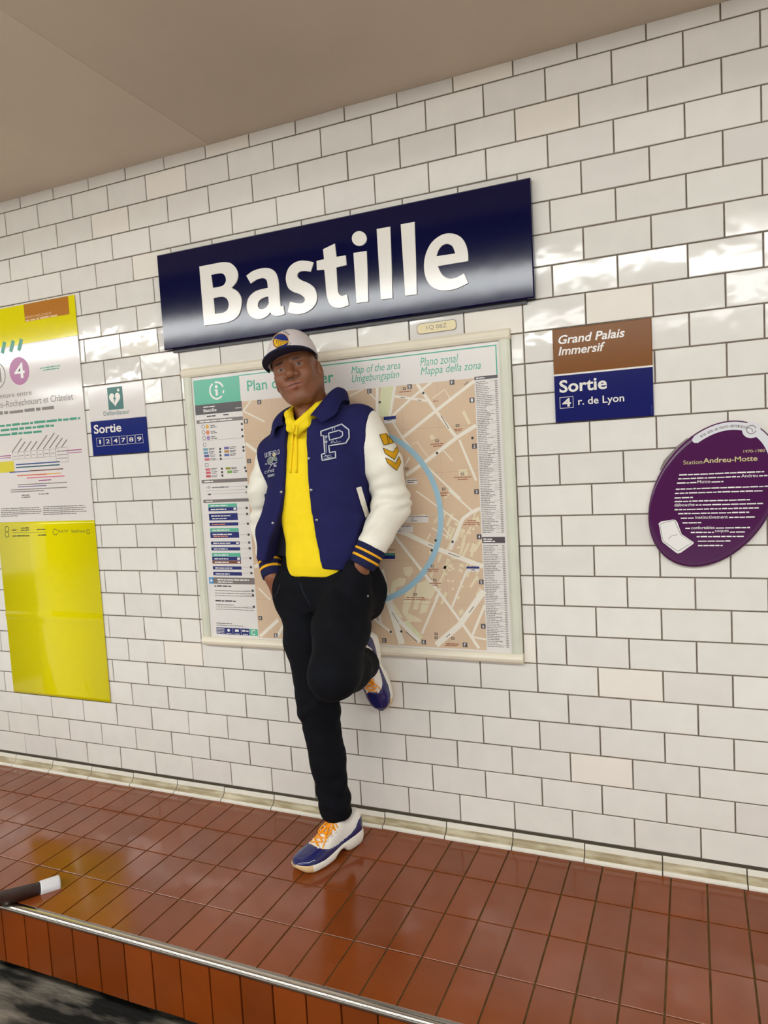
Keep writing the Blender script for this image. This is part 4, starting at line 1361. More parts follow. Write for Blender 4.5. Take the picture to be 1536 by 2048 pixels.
class Vol:
    def __init__(s, xs, ys, zs):
        s.a = [np.asarray(q, np.float32) for q in (xs, ys, zs)]
        s.d = np.full([len(q) for q in s.a], 0.2, np.float32)

    def put(s, fn, lo, hi, k=0.01, op='u', m=0.03):
        sl = tuple(slice(max(0, int(np.searchsorted(q, l - m)) - 1), int(np.searchsorted(q, h + m)) + 1) for q, l, h in zip(s.a, lo, hi))
        X, Y, Z = np.meshgrid(*[q[t] for q, t in zip(s.a, sl)], indexing='ij')
        v = fn(X, Y, Z).astype(np.float32)
        d = s.d[sl]
        s.d[sl] = smin(d, v, k) if op == 'u' else smax(d, -v, k) if op == 's' else smax(d, v, k)
        return s

    def cone(s, a, b, ra, rb, k=0.015, op='u'):
        a, b = np.array(a, float), np.array(b, float)
        ab = b - a
        L = float(ab @ ab)

        def fn(X, Y, Z):
            t = np.clip(((X - a[0]) * ab[0] + (Y - a[1]) * ab[1] + (Z - a[2]) * ab[2]) / L, 0, 1)
            return np.sqrt((X - a[0] - t * ab[0]) ** 2 + (Y - a[1] - t * ab[1]) ** 2 + (Z - a[2] - t * ab[2]) ** 2) - (ra + (rb - ra) * t)
        r = max(ra, rb)
        return s.put(fn, np.minimum(a, b) - r, np.maximum(a, b) + r, k, op, 0.05)

    def chain(s, pts, k=0.02):
        for (a, ra), (b, rb) in zip(pts[:-1], pts[1:]):
            s.cone(a, b, ra, rb, k)
        return s

    def ell(s, c, r, k=0.02, op='u'):
        c, r = np.array(c, float), np.array(r, float)

        def fn(X, Y, Z):
            q = np.sqrt(((X - c[0]) / r[0]) ** 2 + ((Y - c[1]) / r[1]) ** 2 + ((Z - c[2]) / r[2]) ** 2)
            return (q - 1) * r.min()
        return s.put(fn, c - r, c + r, k, op, 0.05)

    def loft(s, rows, k=0.02, e=2.3):
        """vertical stack of rounded sections: rows of z, cx, cy, rx, ry"""
        rows = np.array(rows, float)
        z = rows[:, 0]

        def fn(X, Y, Z):
            c = [np.interp(Z, z, rows[:, i]) for i in range(1, 5)]
            q = (np.abs((X - c[0]) / c[2]) ** e + np.abs((Y - c[1]) / c[3]) ** e) ** (1 / e)
            d = (q - 1) * np.minimum(c[2], c[3])
            return np.maximum(d, np.maximum(z[0] - Z, Z - z[-1]))
        lo = [(rows[:, 1] - rows[:, 3]).min(), (rows[:, 2] - rows[:, 4]).min(), z[0]]
        hi = [(rows[:, 1] + rows[:, 3]).max(), (rows[:, 2] + rows[:, 4]).max(), z[-1]]
        return s.put(fn, lo, hi, k, 'u', 0.06)

    def cut(s, fn, k=0.004):
        X, Y, Z = np.meshgrid(*s.a, indexing='ij')
        s.d = smax(s.d, fn(X, Y, Z).astype(np.float32), k)
        return s

    def mesh(s):
        d = s.d
        xs, ys, zs = s.a
        ins = d < 0
        nx, ny, nz = d.shape
        cnt = np.zeros((nx - 1, ny - 1, nz - 1), np.int8)
        for i in (0, 1):
            for j in (0, 1):
                for k in (0, 1):
                    cnt += ins[i:nx - 1 + i, j:ny - 1 + j, k:nz - 1 + k]
        act = (cnt > 0) & (cnt < 8)
        I, J, K = np.nonzero(act)
        idx = np.full(act.shape, -1, np.int64)
        idx[I, J, K] = np.arange(len(I))
        acc = np.zeros((len(I), 3))
        num = np.zeros(len(I))
        co = [(i, j, k) for i in (0, 1) for j in (0, 1) for k in (0, 1)]
        for a in co:
            for ax in range(3):
                if a[ax]:
                    continue
                b = list(a)
                b[ax] = 1
                da = d[I + a[0], J + a[1], K + a[2]]
                db = d[I + b[0], J + b[1], K + b[2]]
                m = (da < 0) != (db < 0)
                t = np.where(m, da / np.where(m, da - db, 1), 0)
                P = []
                for q, (arr, base) in enumerate(((xs, I), (ys, J), (zs, K))):
                    pa, pb = arr[base + a[q]], arr[base + b[q]]
                    P.append(pa + (pb - pa) * t)
                acc += np.where(m[:, None], np.stack(P, 1), 0)
                num += m
        V = acc / num[:, None]
        F = []
        for ax in range(3):
            sl0 = [slice(None)] * 3
            sl1 = [slice(None)] * 3
            sl0[ax] = slice(0, -1)
            sl1[ax] = slice(1, None)
            A, B = ins[tuple(sl0)], ins[tuple(sl1)]
            ch = A != B
            o1, o2 = [(1, 2), (2, 0), (0, 1)][ax]
            e = np.argwhere(ch)
            e = e[(e[:, o1] > 0) & (e[:, o2] > 0) & (e[:, o1] < d.shape[o1] - 1) & (e[:, o2] < d.shape[o2] - 1)]
            if not len(e):
                continue
            c = []
            for q1, q2 in ((-1, -1), (0, -1), (0, 0), (-1, 0)):
                t = e.copy()
                t[:, o1] += q1
                t[:, o2] += q2
                c.append(idx[t[:, 0], t[:, 1], t[:, 2]])
            qd = np.stack(c, 1)
            fl = A[e[:, 0], e[:, 1], e[:, 2]]
            qd = np.where(fl[:, None], qd, qd[:, ::-1])
            F.append(qd)
        return V, np.concatenate(F)


def relax(V, F, it=2, f=0.5):
    n = len(V)
    e = np.concatenate([F[:, [0, 1]], F[:, [1, 2]], F[:, [2, 3]], F[:, [3, 0]]])
    for _ in range(it):
        acc = np.zeros((n, 3))
        cnt = np.zeros(n)
        np.add.at(acc, e[:, 0], V[e[:, 1]]); np.add.at(acc, e[:, 1], V[e[:, 0]])
        np.add.at(cnt, e[:, 0], 1); np.add.at(cnt, e[:, 1], 1)
        V = V + f * (acc / np.maximum(cnt, 1)[:, None] - V)
    return V


def vnormals(V, F):
    fn = np.cross(V[F[:, 2]] - V[F[:, 0]], V[F[:, 3]] - V[F[:, 1]])
    N = np.zeros_like(V)
    for k in range(4):
        np.add.at(N, F[:, k], fn)
    return N / np.maximum(np.linalg.norm(N, axis=1), 1e-9)[:, None]


def grid(lo, hi, h):
    return [np.arange(l - 2 * h, q + 2.5 * h, h) for l, q in zip(lo, hi)]


def fbm(V, sc, off=0.0, st=(1, 1, 1)):
    return np.array([noise.noise((v[0] * sc * st[0] + off, v[1] * sc * st[1], v[2] * sc * st[2])) for v in V])


def soft_obj(name, vol, m, parent, wrinkle=None, it=2, mats=None, midx=None):
    V, F = vol.mesh()
    V = relax(V, F, it)
    if wrinkle is not None:
        V = V + vnormals(V, F) * wrinkle(V)[:, None]
    o = mesh_obj(name, V, F, m, parent, True, mats, midx(V, F) if midx else None)
    return o, V, F


# ---- skeleton (metres); he stands with his back to the map board, facing the tracks
NECK = (-1.438, -0.165, 1.500)
SH_L, EL_L, WR_L = (-1.250, -0.155, 1.474), (-1.170, -0.122, 1.195), (-1.200, -0.235, 1.072)
CU_L = (-1.234, -0.266, 1.000)
SH_R, EL_R, WR_R = (-1.610, -0.155, 1.395), (-1.680, -0.120, 1.140), (-1.652, -0.180, 1.035)
CU_R = (-1.614, -0.222, 0.950)
HIP_R, KN_R, AN_R = (-1.505, -0.175, 0.900), (-1.452, -0.235, 0.500), (-1.424, -0.190, 0.060)
HIP_L, KN_L, AN_L = (-1.335, -0.175, 0.900), (-1.258, -0.475, 0.690), (-1.312, -0.125, 0.620)

HO = np.array([-1.467, -0.203, 1.666])
yaw, roll, pitch = math.radians(16), math.radians(-15), math.radians(-7)
HR = np.array((Matrix.Rotation(yaw, 3, 'Z') @ Matrix.Rotation(roll, 3, 'Y') @ Matrix.Rotation(pitch, 3, 'X')))


def head_local(X, Y, Z):
    p = [X - HO[0], Y - HO[1], Z - HO[2]]
    return [p[0] * HR[0, i] + p[1] * HR[1, i] + p[2] * HR[2, i] for i in range(3)]


def head_world(q):
    return HO + HR @ np.asarray(q, float)


def E3(x, y, z, c, r):
    q = np.sqrt(((x - c[0]) / r[0]) ** 2 + ((y - c[1]) / r[1]) ** 2 + ((z - c[2]) / r[2]) ** 2)
    return (q - 1) * min(r)


def C3(x, y, z, a, b, ra, rb):
    ab = [b[i] - a[i] for i in range(3)]
    L = sum(t * t for t in ab)
    t = np.clip(((x - a[0]) * ab[0] + (y - a[1]) * ab[1] + (z - a[2]) * ab[2]) / L, 0, 1)
    return np.sqrt((x - a[0] - t * ab[0]) ** 2 + (y - a[1] - t * ab[1]) ** 2 + (z - a[2] - t * ab[2]) ** 2) - (ra + (rb - ra) * t)


def head_sdf(X, Y, Z):
    x, y, z = head_local(X, Y, Z)
    ax = np.abs(x)
    d = E3(x, y, z, (0, 0.006, 0.040), (0.076, 0.094, 0.092))
    d = smin(d, E3(x, y, z, (0, -0.028, -0.015), (0.067, 0.066, 0.092)), 0.03)
    d = smin(d, C3(ax, y, z, (0.052, 0.000, -0.045), (0.022, -0.058, -0.098), 0.022, 0.020), 0.03)      # jaw
    d = smin(d, E3(x, y, z, (0, -0.071, -0.097), (0.026, 0.020, 0.021)), 0.018)                            # chin
    d = smin(d, E3(ax, y, z, (0.040, -0.062, -0.020), (0.027, 0.026, 0.028)), 0.022)                       # cheeks
    d = smin(d, C3(ax, y, z, (0.012, -0.088, 0.030), (0.048, -0.070, 0.028), 0.011, 0.010), 0.016)         # brow
    d = smax(d, -E3(ax, y, z, (0.033, -0.102, 0.008), (0.021, 0.017, 0.012)), 0.012)                       # sockets
    d = smin(d, E3(ax, y, z, (0.033, -0.078, 0.008), (0.0165, 0.0145, 0.0115)), 0.004)                     # eyeballs
    d = smin(d, C3(ax, y, z, (0.019, -0.089, 0.0145), (0.047, -0.081, 0.0125), 0.0050, 0.0042), 0.005)     # upper lids
    d = smin(d, C3(ax, y, z, (0.020, -0.087, 0.0005), (0.046, -0.079, 0.0015), 0.0030, 0.0026), 0.005)     # lower lids
    d = smin(d, C3(x, y, z, (0, -0.088, 0.018), (0, -0.113, -0.022), 0.0105, 0.0145), 0.012)               # nose
    d = smin(d, E3(ax, y, z, (0.0175, -0.100, -0.026), (0.0110, 0.0125, 0.0095)), 0.007)
    d = smax(d, -E3(ax, y, z, (0.0085, -0.106, -0.0350), (0.0046, 0.0060, 0.0040)), 0.003)                 # nostrils
    d = smin(d, E3(x, y, z, (0, -0.084, -0.056), (0.034, 0.016, 0.024)), 0.015)                            # muzzle
    d = smin(d, C3(ax, y, z, (0.0, -0.1005, -0.0520), (0.030, -0.0850, -0.0560), 0.0068, 0.0032), 0.005)   # lips
    d = smin(d, C3(ax, y, z, (0.0, -0.0990, -0.0655), (0.028, -0.0840, -0.0590), 0.0092, 0.0032), 0.005)
    d = smax(d, -C3(ax, y, z, (0.0, -0.1085, -0.0578), (0.032, -0.0895, -0.0575), 0.0022, 0.0016), 0.003)
    ear = E3(ax, y, z, (0.0800, 0.012, -0.004), (0.0100, 0.020, 0.033))
    ear = smax(ear, -E3(ax, y, z, (0.0905, 0.004, -0.002), (0.0085, 0.012, 0.021)), 0.003)
    d = smin(d, ear, 0.004)
    return d


xs = np.concatenate([np.arange(-1.78, -1.545, 0.009), np.arange(-1.545, -1.325, 0.0019), np.arange(-1.325, -1.10, 0.009)])
ys = np.concatenate([np.arange(-0.64, -0.335, 0.009), np.arange(-0.335, -0.085, 0.0019), np.arange(-0.085, -0.02, 0.009)])
zs = np.concatenate([np.arange(-0.06, 1.535, 0.009), np.arange(1.535, 1.82, 0.0019)])
bd = Vol(xs, ys, zs)
bd.loft([(0.86, -1.42, -0.165, 0.145, 0.085), (1.0, -1.425, -0.165, 0.135, 0.085), (1.2, -1.43, -0.165, 0.140, 0.090), (1.40, -1.43, -0.16, 0.145, 0.085), (1.47, -1.432, -0.155, 0.10, 0.06)], 0.03)
bd.cone((-1.433, -0.155, 1.45), (-1.438, -0.185, 1.62), 0.066, 0.056, 0.03)
bd.cone((-1.433, -0.235, 1.485), (-1.436, -0.225, 1.58), 0.018, 0.020, 0.03)
bd.put(head_sdf, HO - 0.16, HO + 0.16, 0.018, 'u', 0.0)
for S_, El, Wr, Cu in ((SH_L, EL_L, WR_L, CU_L), (SH_R, EL_R, WR_R, CU_R)):
    bd.chain([(S_, 0.050), (El, 0.038), (Wr, 0.027), (Cu, 0.028)], 0.02)
for Hp, Kn, An in ((HIP_R, KN_R, AN_R), (HIP_L, KN_L, AN_L)):
    bd.chain([(Hp, 0.075), (Kn, 0.052), (An, 0.036)], 0.03)
# hands pushed into the front pockets, fingers a little spread and bent
for Cu, sx in ((CU_L, -1), (CU_R, 1)):
    w = np.array(Cu)
    pend = w + np.array([0.022 * sx, 0.010, -0.072])
    bd.cone(w, pend, 0.027, 0.030, 0.015)
    for k, ln in enumerate((0.060, 0.070, 0.066, 0.052)):
        a = pend + np.array([sx * (0.026 - 0.017 * k), 0.002 * k, -0.012])
        b_ = a + np.array([sx * 0.010, 0.002, -0.5 * ln])
        c_ = b_ + np.array([sx * 0.006, 0.016, -0.5 * ln])
        bd.chain([(a, 0.0095), (b_, 0.0088), (c_, 0.0075)], 0.004)
    a = w + np.array([sx * 0.026, -0.012, -0.020])
    bd.chain([(a, 0.013), (a + np.array([sx * 0.016, -0.006, -0.030]), 0.0105), (a + np.array([sx * 0.020, -0.002, -0.055]), 0.0085)], 0.006)
V, F = bd.mesh()
V = relax(V, F, 1, 0.4)
person = mesh_obj('person', V, F, M_SKIN, None, True)
tag(person, 'person in varsity jacket and cap leaning on the wall, hands in pockets, one foot up', 'person')
# complexion: lips, brows, stubble and irises have their own colours
lx, ly, lz = head_local(V[:, 0], V[:, 1], V[:, 2])
al = np.abs(lx)
col = np.tile(np.array(srgb(132, 82, 55)), (len(V), 1))


def paint(mask, rgb):
    mk = np.clip(mask, 0, 1)[:, None]
    col[:] = col * (1 - mk) + np.array(srgb(*rgb)) * mk


def blob(cx, cy, cz, rx, ry, rz, soft=0.35):
    q = np.sqrt(((al - cx) / rx) ** 2 + ((ly - cy) / ry) ** 2 + ((lz - cz) / rz) ** 2)
    return (1 - q) / soft


paint(blob(0.0, -0.09, -0.0595, 0.034, 0.03, 0.0155) * 1.0, (150, 92, 76))
paint(blob(0.0, -0.10, -0.0575, 0.033, 0.03, 0.0022), (52, 30, 26))  # shade in the crease between the lips, painted as a dark line
paint(blob(0.030, -0.095, 0.0275, 0.023, 0.03, 0.0046) * 0.75, (44, 30, 26))
paint(np.clip(blob(0.0, -0.09, -0.0405, 0.028, 0.03, 0.0045), 0, 1) * 0.5, (58, 40, 34))
paint(np.clip(blob(0.0, -0.075, -0.105, 0.030, 0.040, 0.026), 0, 1) * 0.22, (60, 42, 34))
eye = np.sqrt(((al - 0.033) / 0.0125) ** 2 + ((lz - 0.0070) / 0.0042) ** 2)
em = (eye < 1) & (ly < -0.075) & (np.abs(lz - 0.008) < 0.006)
col[em] = srgb(120, 104, 94)  # eye whites darkened: shade of the cap brim put into the colour
sgn = np.where(lx > 0, 1, -1)
ir = np.sqrt((lx - sgn * 0.033 - 0.002) ** 2 + (lz - 0.0085) ** 2) < 0.0055
col[em & ir] = srgb(26, 18, 16)
ca = person.data.color_attributes.new('Col', 'FLOAT_COLOR', 'POINT')
ca.data.foreach_set('color', col.astype(np.float32).ravel())

# ---- cap
hb = grid(HO - 0.135, HO + 0.175, 0.003)
cv = Vol(*hb)


def crown(X, Y, Z):
    x, y, z = head_local(X, Y, Z)
    d = E3(x, y, z, (0, 0.000, 0.052), (0.0890, 0.1020, 0.1000))
    d = smin(d, E3(x, y, z, (0, 0.028, 0.097), (0.076, 0.074, 0.074)), 0.03)
    return np.maximum(d, 0.0465 - 0.09 * y - z)


cv.put(crown, HO - 0.2, HO + 0.2, 0.002, 'u', 0)
cv.put(lambda X, Y, Z: E3(*head_local(X, Y, Z), (0, 0.000, 0.040), (0.082, 0.095, 0.096)), HO - 0.2, HO + 0.2, 0.003, 's', 0)
cap, V, F = soft_obj('cap', cv, M_CAPW, person, None, 1)
cap['label'] = 'white flat-brim cap with navy brim and round blue and gold badge'
capV, capF = V, F
# brim: a slightly curved plate
vs, fs = [], []
n1, n2 = 28, 8
for side in (0, 1):
    for i in range(n1 + 1):
        t = math.pi * i / n1
        for j in range(n2 + 1):
            f = j / n2
            xi, yi = 0.086 * math.cos(t), -0.012 - 0.092 * math.sin(t) ** 0.9
            xo, yo = 0.092 * math.cos(t), -0.012 - (0.168) * max(0.0, math.sin(t)) ** 0.62
            x, y = xi + (xo - xi) * f, yi + (yo - yi) * f
            z = 0.0545 - 0.05 * (-(y + 0.10)) * (1 if y < -0.10 else 0) - 1.1 * x * x * (0.6 + 0.8 * f) - (0.0060 if side else 0)
            vs.append(tuple(head_world((x, y, z))))
nn = (n1 + 1) * (n2 + 1)
ix = lambda s, i, j: s * nn + i * (n2 + 1) + j
for i in range(n1):
    for j in range(n2):
        fs.append((ix(0, i, j), ix(0, i, j + 1), ix(0, i + 1, j + 1), ix(0, i + 1, j)))
        fs.append((ix(1, i, j), ix(1, i + 1, j), ix(1, i + 1, j + 1), ix(1, i, j + 1)))
    fs.append((ix(0, i, n2), ix(1, i, n2), ix(1, i + 1, n2), ix(0, i + 1, n2)))
    fs.append((ix(0, i + 1, 0), ix(1, i + 1, 0), ix(1, i, 0), ix(0, i, 0)))
mesh_obj('brim', vs, fs, M_CAPN, cap, True)
b = MB()
b.tube([head_world((0, 0.006, 0.150)), head_world((0, 0.006, 0.1545))], [0.007, 0.004], 10)
b.build('button', M_CAPW, cap, True)


def bvh_of(*objs):
    vs, fs = [], []
    for o in objs:
        n = len(vs)
        vs += [tuple(o.matrix_world @ v.co) for v in o.data.vertices]
        fs += [tuple(i + n for i in p.vertices) for p in o.data.polygons]
    return BVHTree.FromPolygons(vs, fs)


def surf(bvh, px, py):
    """the place on a modelled surface that the photograph shows at a pixel, and its normal"""
    d = Vector(ROT.T @ np.array([(px - 768) / FPX, (py - 1024) / FPX, 1.0])).normalized()
    h = bvh.ray_cast(Vector(CAM), d)
    if h[0] is None:
        return None
    n = h[1] if h[1].dot(d) < 0 else -h[1]
    return h[0], n


def patch(bvh, pts, m, name, parent, off=0.0018, thick=0.0, grid_n=1):
    """cloth patch laid on a surface: outline resampled, filled from its middle"""
    out = []
    N = len(pts)
    for i in range(N):
        a, c = pts[i], pts[(i + 1) % N]
        n = max(1, int(math.hypot(c[0] - a[0], c[1] - a[1]) / 6))
        out += [(a[0] + (c[0] - a[0]) * k / n, a[1] + (c[1] - a[1]) * k / n) for k in range(n)]
    bm = bmesh.new()
    bm.faces.new([bm.verts.new((q[0], -q[1], 0)) for q in out])
    bmesh.ops.triangulate(bm, faces=bm.faces[:], ngon_method='EAR_CLIP')
    for _ in range(2):
        long = [e for e in bm.edges if e.calc_length() > 5]
        if long:
            bmesh.ops.subdivide_edges(bm, edges=long, cuts=1)
            bmesh.ops.triangulate(bm, faces=bm.faces[:])
    for v in bm.verts:
        h = surf(bvh, v.co.x, -v.co.y)
        if h:
            v.co = h[0] + h[1] * off
        else:
            v.tag = True
    bmesh.ops.delete(bm, geom=[v for v in bm.verts if v.tag], context='VERTS')
    for f in bm.faces:
        f.normal_update()
        if f.normal.dot(Vector(CAM) - f.calc_center_median()) < 0:
            f.normal_flip()
    me = bpy.data.meshes.new(name)
    bm.to_mesh(me)
    bm.free()
    me.materials.append(m)
    me.polygons.foreach_set('use_smooth', np.ones(len(me.polygons), bool))
    return link(bpy.data.objects.new(name, me), parent)


def thread(bvh, lines, r, m, name, parent, off=0.0012, flat=0.5, closed=()):
    b = MB()
    for ln in lines:
        P = []
        for i in range(len(ln) - 1):
            a, c = ln[i], ln[i + 1]
            n = max(1, int(math.hypot(c[0] - a[0], c[1] - a[1]) / 5))
            P += [(a[0] + (c[0] - a[0]) * k / n, a[1] + (c[1] - a[1]) * k / n) for k in range(n)]
        P.append(ln[-1])
        W = []
        for q in P:
            h = surf(bvh, *q)
            if h:
                W.append(h[0] + h[1] * off)
        if len(W) > 1:
            b.tube(W, r, 6)
    o = b.build(name, m, parent, True)
    if len(lines) > 1:
        o['kind'] = 'stuff'
    return o


cb = bvh_of(cap)
# round badge on the crown: blue disc, gold bridge, thin gold ring
KX, KY = 510, 640
kc = (KX + 497 / 9.6, KY + 415 / 9.6)
circ = lambda rx, ry, n=28: [(kc[0] + rx * math.cos(t), kc[1] + ry * math.sin(t)) for t in np.linspace(0, 2 * math.pi, n, endpoint=False)]
patch(cb, circ(15.0, 15.2), M_LOGOB, 'badge_disc', cap, 0.0015)
K = lambda x, y: (KX + x / 9.6, KY + y / 9.6)
patch(cb, [K(375, 378), K(410, 372), K(520, 405), K(632, 408), K(632, 435), K(600, 462), K(430, 530), K(400, 505), K(368, 450)], M_LOGOY, 'badge_bridge', cap, 0.0024)
thread(cb, [circ(15.6, 15.8) + circ(15.6, 15.8)[:1]], 0.0009, M_LOGOY, 'badge_ring', cap, 0.002)
thread(cb, [[K(400, 395), K(520, 420), K(625, 422)], [K(430, 515), K(520, 470), K(620, 440)], [K(420, 470), K(430, 400)], [K(460, 480), K(455, 408)], [K(500, 465), K(490, 415)], [K(540, 450), K(530, 420)]], 0.0006, M_CAPN, 'badge_lines', cap, 0.0032)
arc1 = [(kc[0] + 20.5 * math.cos(t), kc[1] + 20.5 * math.sin(t)) for t in np.linspace(math.radians(195), math.radians(318), 13)]
arc2 = [(kc[0] + 19.5 * math.cos(t), kc[1] + 19.5 * math.sin(t)) for t in np.linspace(math.radians(10), math.radians(120), 10)]
marks = [[(p[0] + 1.3 * math.cos(a), p[1] + 1.3 * math.sin(a)), (p[0] - 1.3 * math.cos(a), p[1] - 1.3 * math.sin(a))] for p, a in [(q, math.atan2(q[1] - kc[1], q[0] - kc[0])) for q in arc1 + arc2]]
thread(cb, marks, 0.0011, M_CAPN, 'badge_lettering', cap, 0.0012)

# ---- hoodie
hv = Vol(*grid((-1.66, -0.32, 0.95), (-1.20, -0.03, 1.60), 0.0045))
hv.loft([(0.962, -1.430, -0.168, 0.140, 0.112), (1.0, -1.422, -0.168, 0.146, 0.120), (1.08, -1.418, -0.168, 0.142, 0.120), (1.18, -1.425, -0.168, 0.150, 0.119), (1.30, -1.436, -0.166, 0.160, 0.116), (1.42, -1.438, -0.160, 0.145, 0.108), (1.48, -1.438, -0.158, 0.10, 0.095)], 0.02)
for pts in ([((-1.508, -0.160, 1.556), 0.014), ((-1.498, -0.228, 1.530), 0.016), ((-1.472, -0.266, 1.502), 0.016), ((-1.438, -0.282, 1.482), 0.013)],
            [((-1.372, -0.160, 1.572), 0.014), ((-1.380, -0.230, 1.546), 0.017), ((-1.406, -0.268, 1.512), 0.016), ((-1.444, -0.285, 1.484), 0.014)],
            [((-1.508, -0.160, 1.556), 0.016), ((-1.440, -0.092, 1.545), 0.024), ((-1.372, -0.160, 1.572), 0.016)],
            [((-1.496, -0.205, 1.505), 0.016), ((-1.474, -0.268, 1.478), 0.013), ((-1.436, -0.281, 1.462), 0.011)],
            [((-1.382, -0.205, 1.520), 0.016), ((-1.404, -0.270, 1.488), 0.013), ((-1.440, -0.283, 1.464), 0.011)]):
    hv.chain(pts, 0.006)
hv.cone((-1.433, -0.150, 1.40), (-1.440, -0.200, 1.66), 0.062, 0.060, 0.006, 's')
hoodie, V, F = soft_obj('hoodie', hv, M_HOOD, person, lambda V: 0.0035 * fbm(V, 11, 3, (1.6, 1, 0.7)) * (V[:, 2] < 1.46), 2)
hoodie['label'] = 'yellow hooded sweatshirt under the open jacket'
hbv = bvh_of(hoodie)
for ln in ([(589, 851), (586, 880), (583, 915), (581, 953)], [(594, 853), (594, 880), (594, 915), (593, 953)]):
    b = MB()
    P = []
    for i in range(len(ln) - 1):
        for k in range(5):
            q = (ln[i][0] + (ln[i + 1][0] - ln[i][0]) * k / 5, ln[i][1] + (ln[i + 1][1] - ln[i][1]) * k / 5)
            h = surf(hbv, *q)
            if h:
                P.append(h[0] + h[1] * 0.0035)
    b.tube(P, 0.0042, 8)
    b.build('drawstring', M_HOOD, hoodie, True)

# ---- jacket
JR = [(0.985, -1.430, -0.168, 0.186, 0.122), (1.03, -1.430, -0.168, 0.200, 0.131), (1.12, -1.430, -0.168, 0.197, 0.131), (1.25, -1.428, -0.166, 0.192, 0.129), (1.36, -1.428, -0.162, 0.192, 0.128), (1.43, -1.430, -0.160, 0.178, 0.126), (1.48, -1.430, -0.157, 0.150, 0.120), (1.505, -1.430, -0.155, 0.128, 0.112)]
# front opening: edges of the two panels by height
OZ = [0.90, 0.99, 1.03, 1.08, 1.14, 1.20, 1.26, 1.33, 1.40, 1.46, 1.50, 1.60]
OR = [-1.612, -1.612, -1.604, -1.586, -1.556, -1.528, -1.507, -1.497, -1.493, -1.494, -1.492, -1.470]
OL = [-1.374, -1.374, -1.378, -1.382, -1.392, -1.400, -1.403, -1.405, -1.406, -1.406, -1.398, -1.375]
seam_L = lambda x, z: (x + 1.218) - 0.12 * (z - 1.41)            # > 0 on the sleeve
seam_R = lambda x, z: -(x + 1.640) - 0.42 * (np.maximum(z, 1.25) - 1.35)
low_R = lambda z: np.clip((1.26 - z) * 12, 0, 1)                  # below this the panel hangs free of the sleeve


def arm(vol, side, grow, upper=False):
    if side > 0:
        pts = [(SH_L, 0.068), ((-1.190, -0.143, 1.340), 0.066), (EL_L, 0.062), (WR_L, 0.053)]
    else:
        pts = [(SH_R, 0.064), ((-1.662, -0.148, 1.270), 0.064), (EL_R, 0.060), (WR_R, 0.048)]
    if upper:
        pts = pts[:2]
    return vol.chain([(p, r + grow) for p, r in pts], 0.03)


jv = Vol(*grid((-1.70, -0.33, 0.97), (-1.16, -0.025, 1.60), 0.0042))
jv.loft(JR, 0.02)
jv.chain([((-1.565, -0.155, 1.415), 0.066), ((-1.435, -0.150, 1.462), 0.078), ((-1.285, -0.155, 1.482), 0.068)], 0.04)
jv.chain([((-1.520, -0.150, 1.46), 0.045), ((-1.465, -0.140, 1.53), 0.045)], 0.03)
jv.chain([((-1.340, -0.150, 1.50), 0.045), ((-1.400, -0.140, 1.545), 0.045)], 0.03)
jv.chain([((-1.565, -0.215, 1.22), 0.052), ((-1.605, -0.232, 1.12), 0.046), ((-1.618, -0.236, 1.02), 0.042)], 0.03)
arm(jv, 1, 0.002, True)
arm(jv, -1, 0.002, True)
jv.cut(lambda X, Y, Z: np.maximum(seam_L(X, Z), seam_R(X, Z) - low_R(Z)), 0.003)
jv.cut(lambda X, Y, Z: 0.995 + 0.10 * (-1.40 - X) - Z, 0.006)
jv.cut(lambda X, Y, Z: np.minimum(np.minimum(X - np.interp(Z, OZ, OR), np.interp(Z, OZ, OL) - X), -0.185 - Y), 0.004)
jv.cone((-1.433, -0.155, 1.44), (-1.438, -0.185, 1.72), 0.075, 0.090, 0.005, 's')


def jw(V):
    w = 0.0028 * fbm(V, 9, 1, (1, 1, 1.3)) + 0.0016 * fbm(V, 22, 5)
    w += 0.004 * np.sin((V[:, 2] - 1.13 + 0.25 * (V[:, 0] + 1.3)) * 70) * np.exp(-((V[:, 2] - 1.17) / 0.07) ** 2) * np.exp(-((V[:, 0] + 1.25) / 0.08) ** 2)
    return w


jacket, V, F = soft_obj('jacket', jv, M_NAVY, person, jw, 2)
jacket['label'] = 'navy varsity jacket with cream leather sleeves, worn open'
jb = bvh_of(jacket)
# dark lining seen inside the open right panel
lv = Vol(*grid((-1.66, -0.30, 1.0), (-1.28, -0.08, 1.48), 0.006))
lv.loft([(1.025, -1.485, -0.172, 0.140, 0.062), (1.15, -1.470, -0.172, 0.130, 0.062), (1.45, -1.44, -0.165, 0.12, 0.055)], 0.02)
soft_obj('lining', lv, M_LINING, jacket)


def sleeve_wrinkle(pts):
    A = [np.array(p) for p in pts]

    def fn(V):
        w = 0.003 * fbm(V, 14, 9)
        el = A[1]
        r = np.linalg.norm(V - el, axis=1)
        ax = (A[2] - A[0]) / np.linalg.norm(A[2] - A[0])
        s = (V - el) @ ax
        w += 0.0032 * np.sin(s * 120 + 22 * (V[:, 0] + V[:, 1] * 0.6) + 7 * fbm(V, 9, 2)) * np.exp(-(s / 0.10) ** 2)
        w += 0.0022 * np.sin(s * 70 + 25 * V[:, 0] + 6.0 * fbm(V, 7, 4)) * np.exp(-((s + 0.16) / 0.10) ** 2)
        return w
    return fn


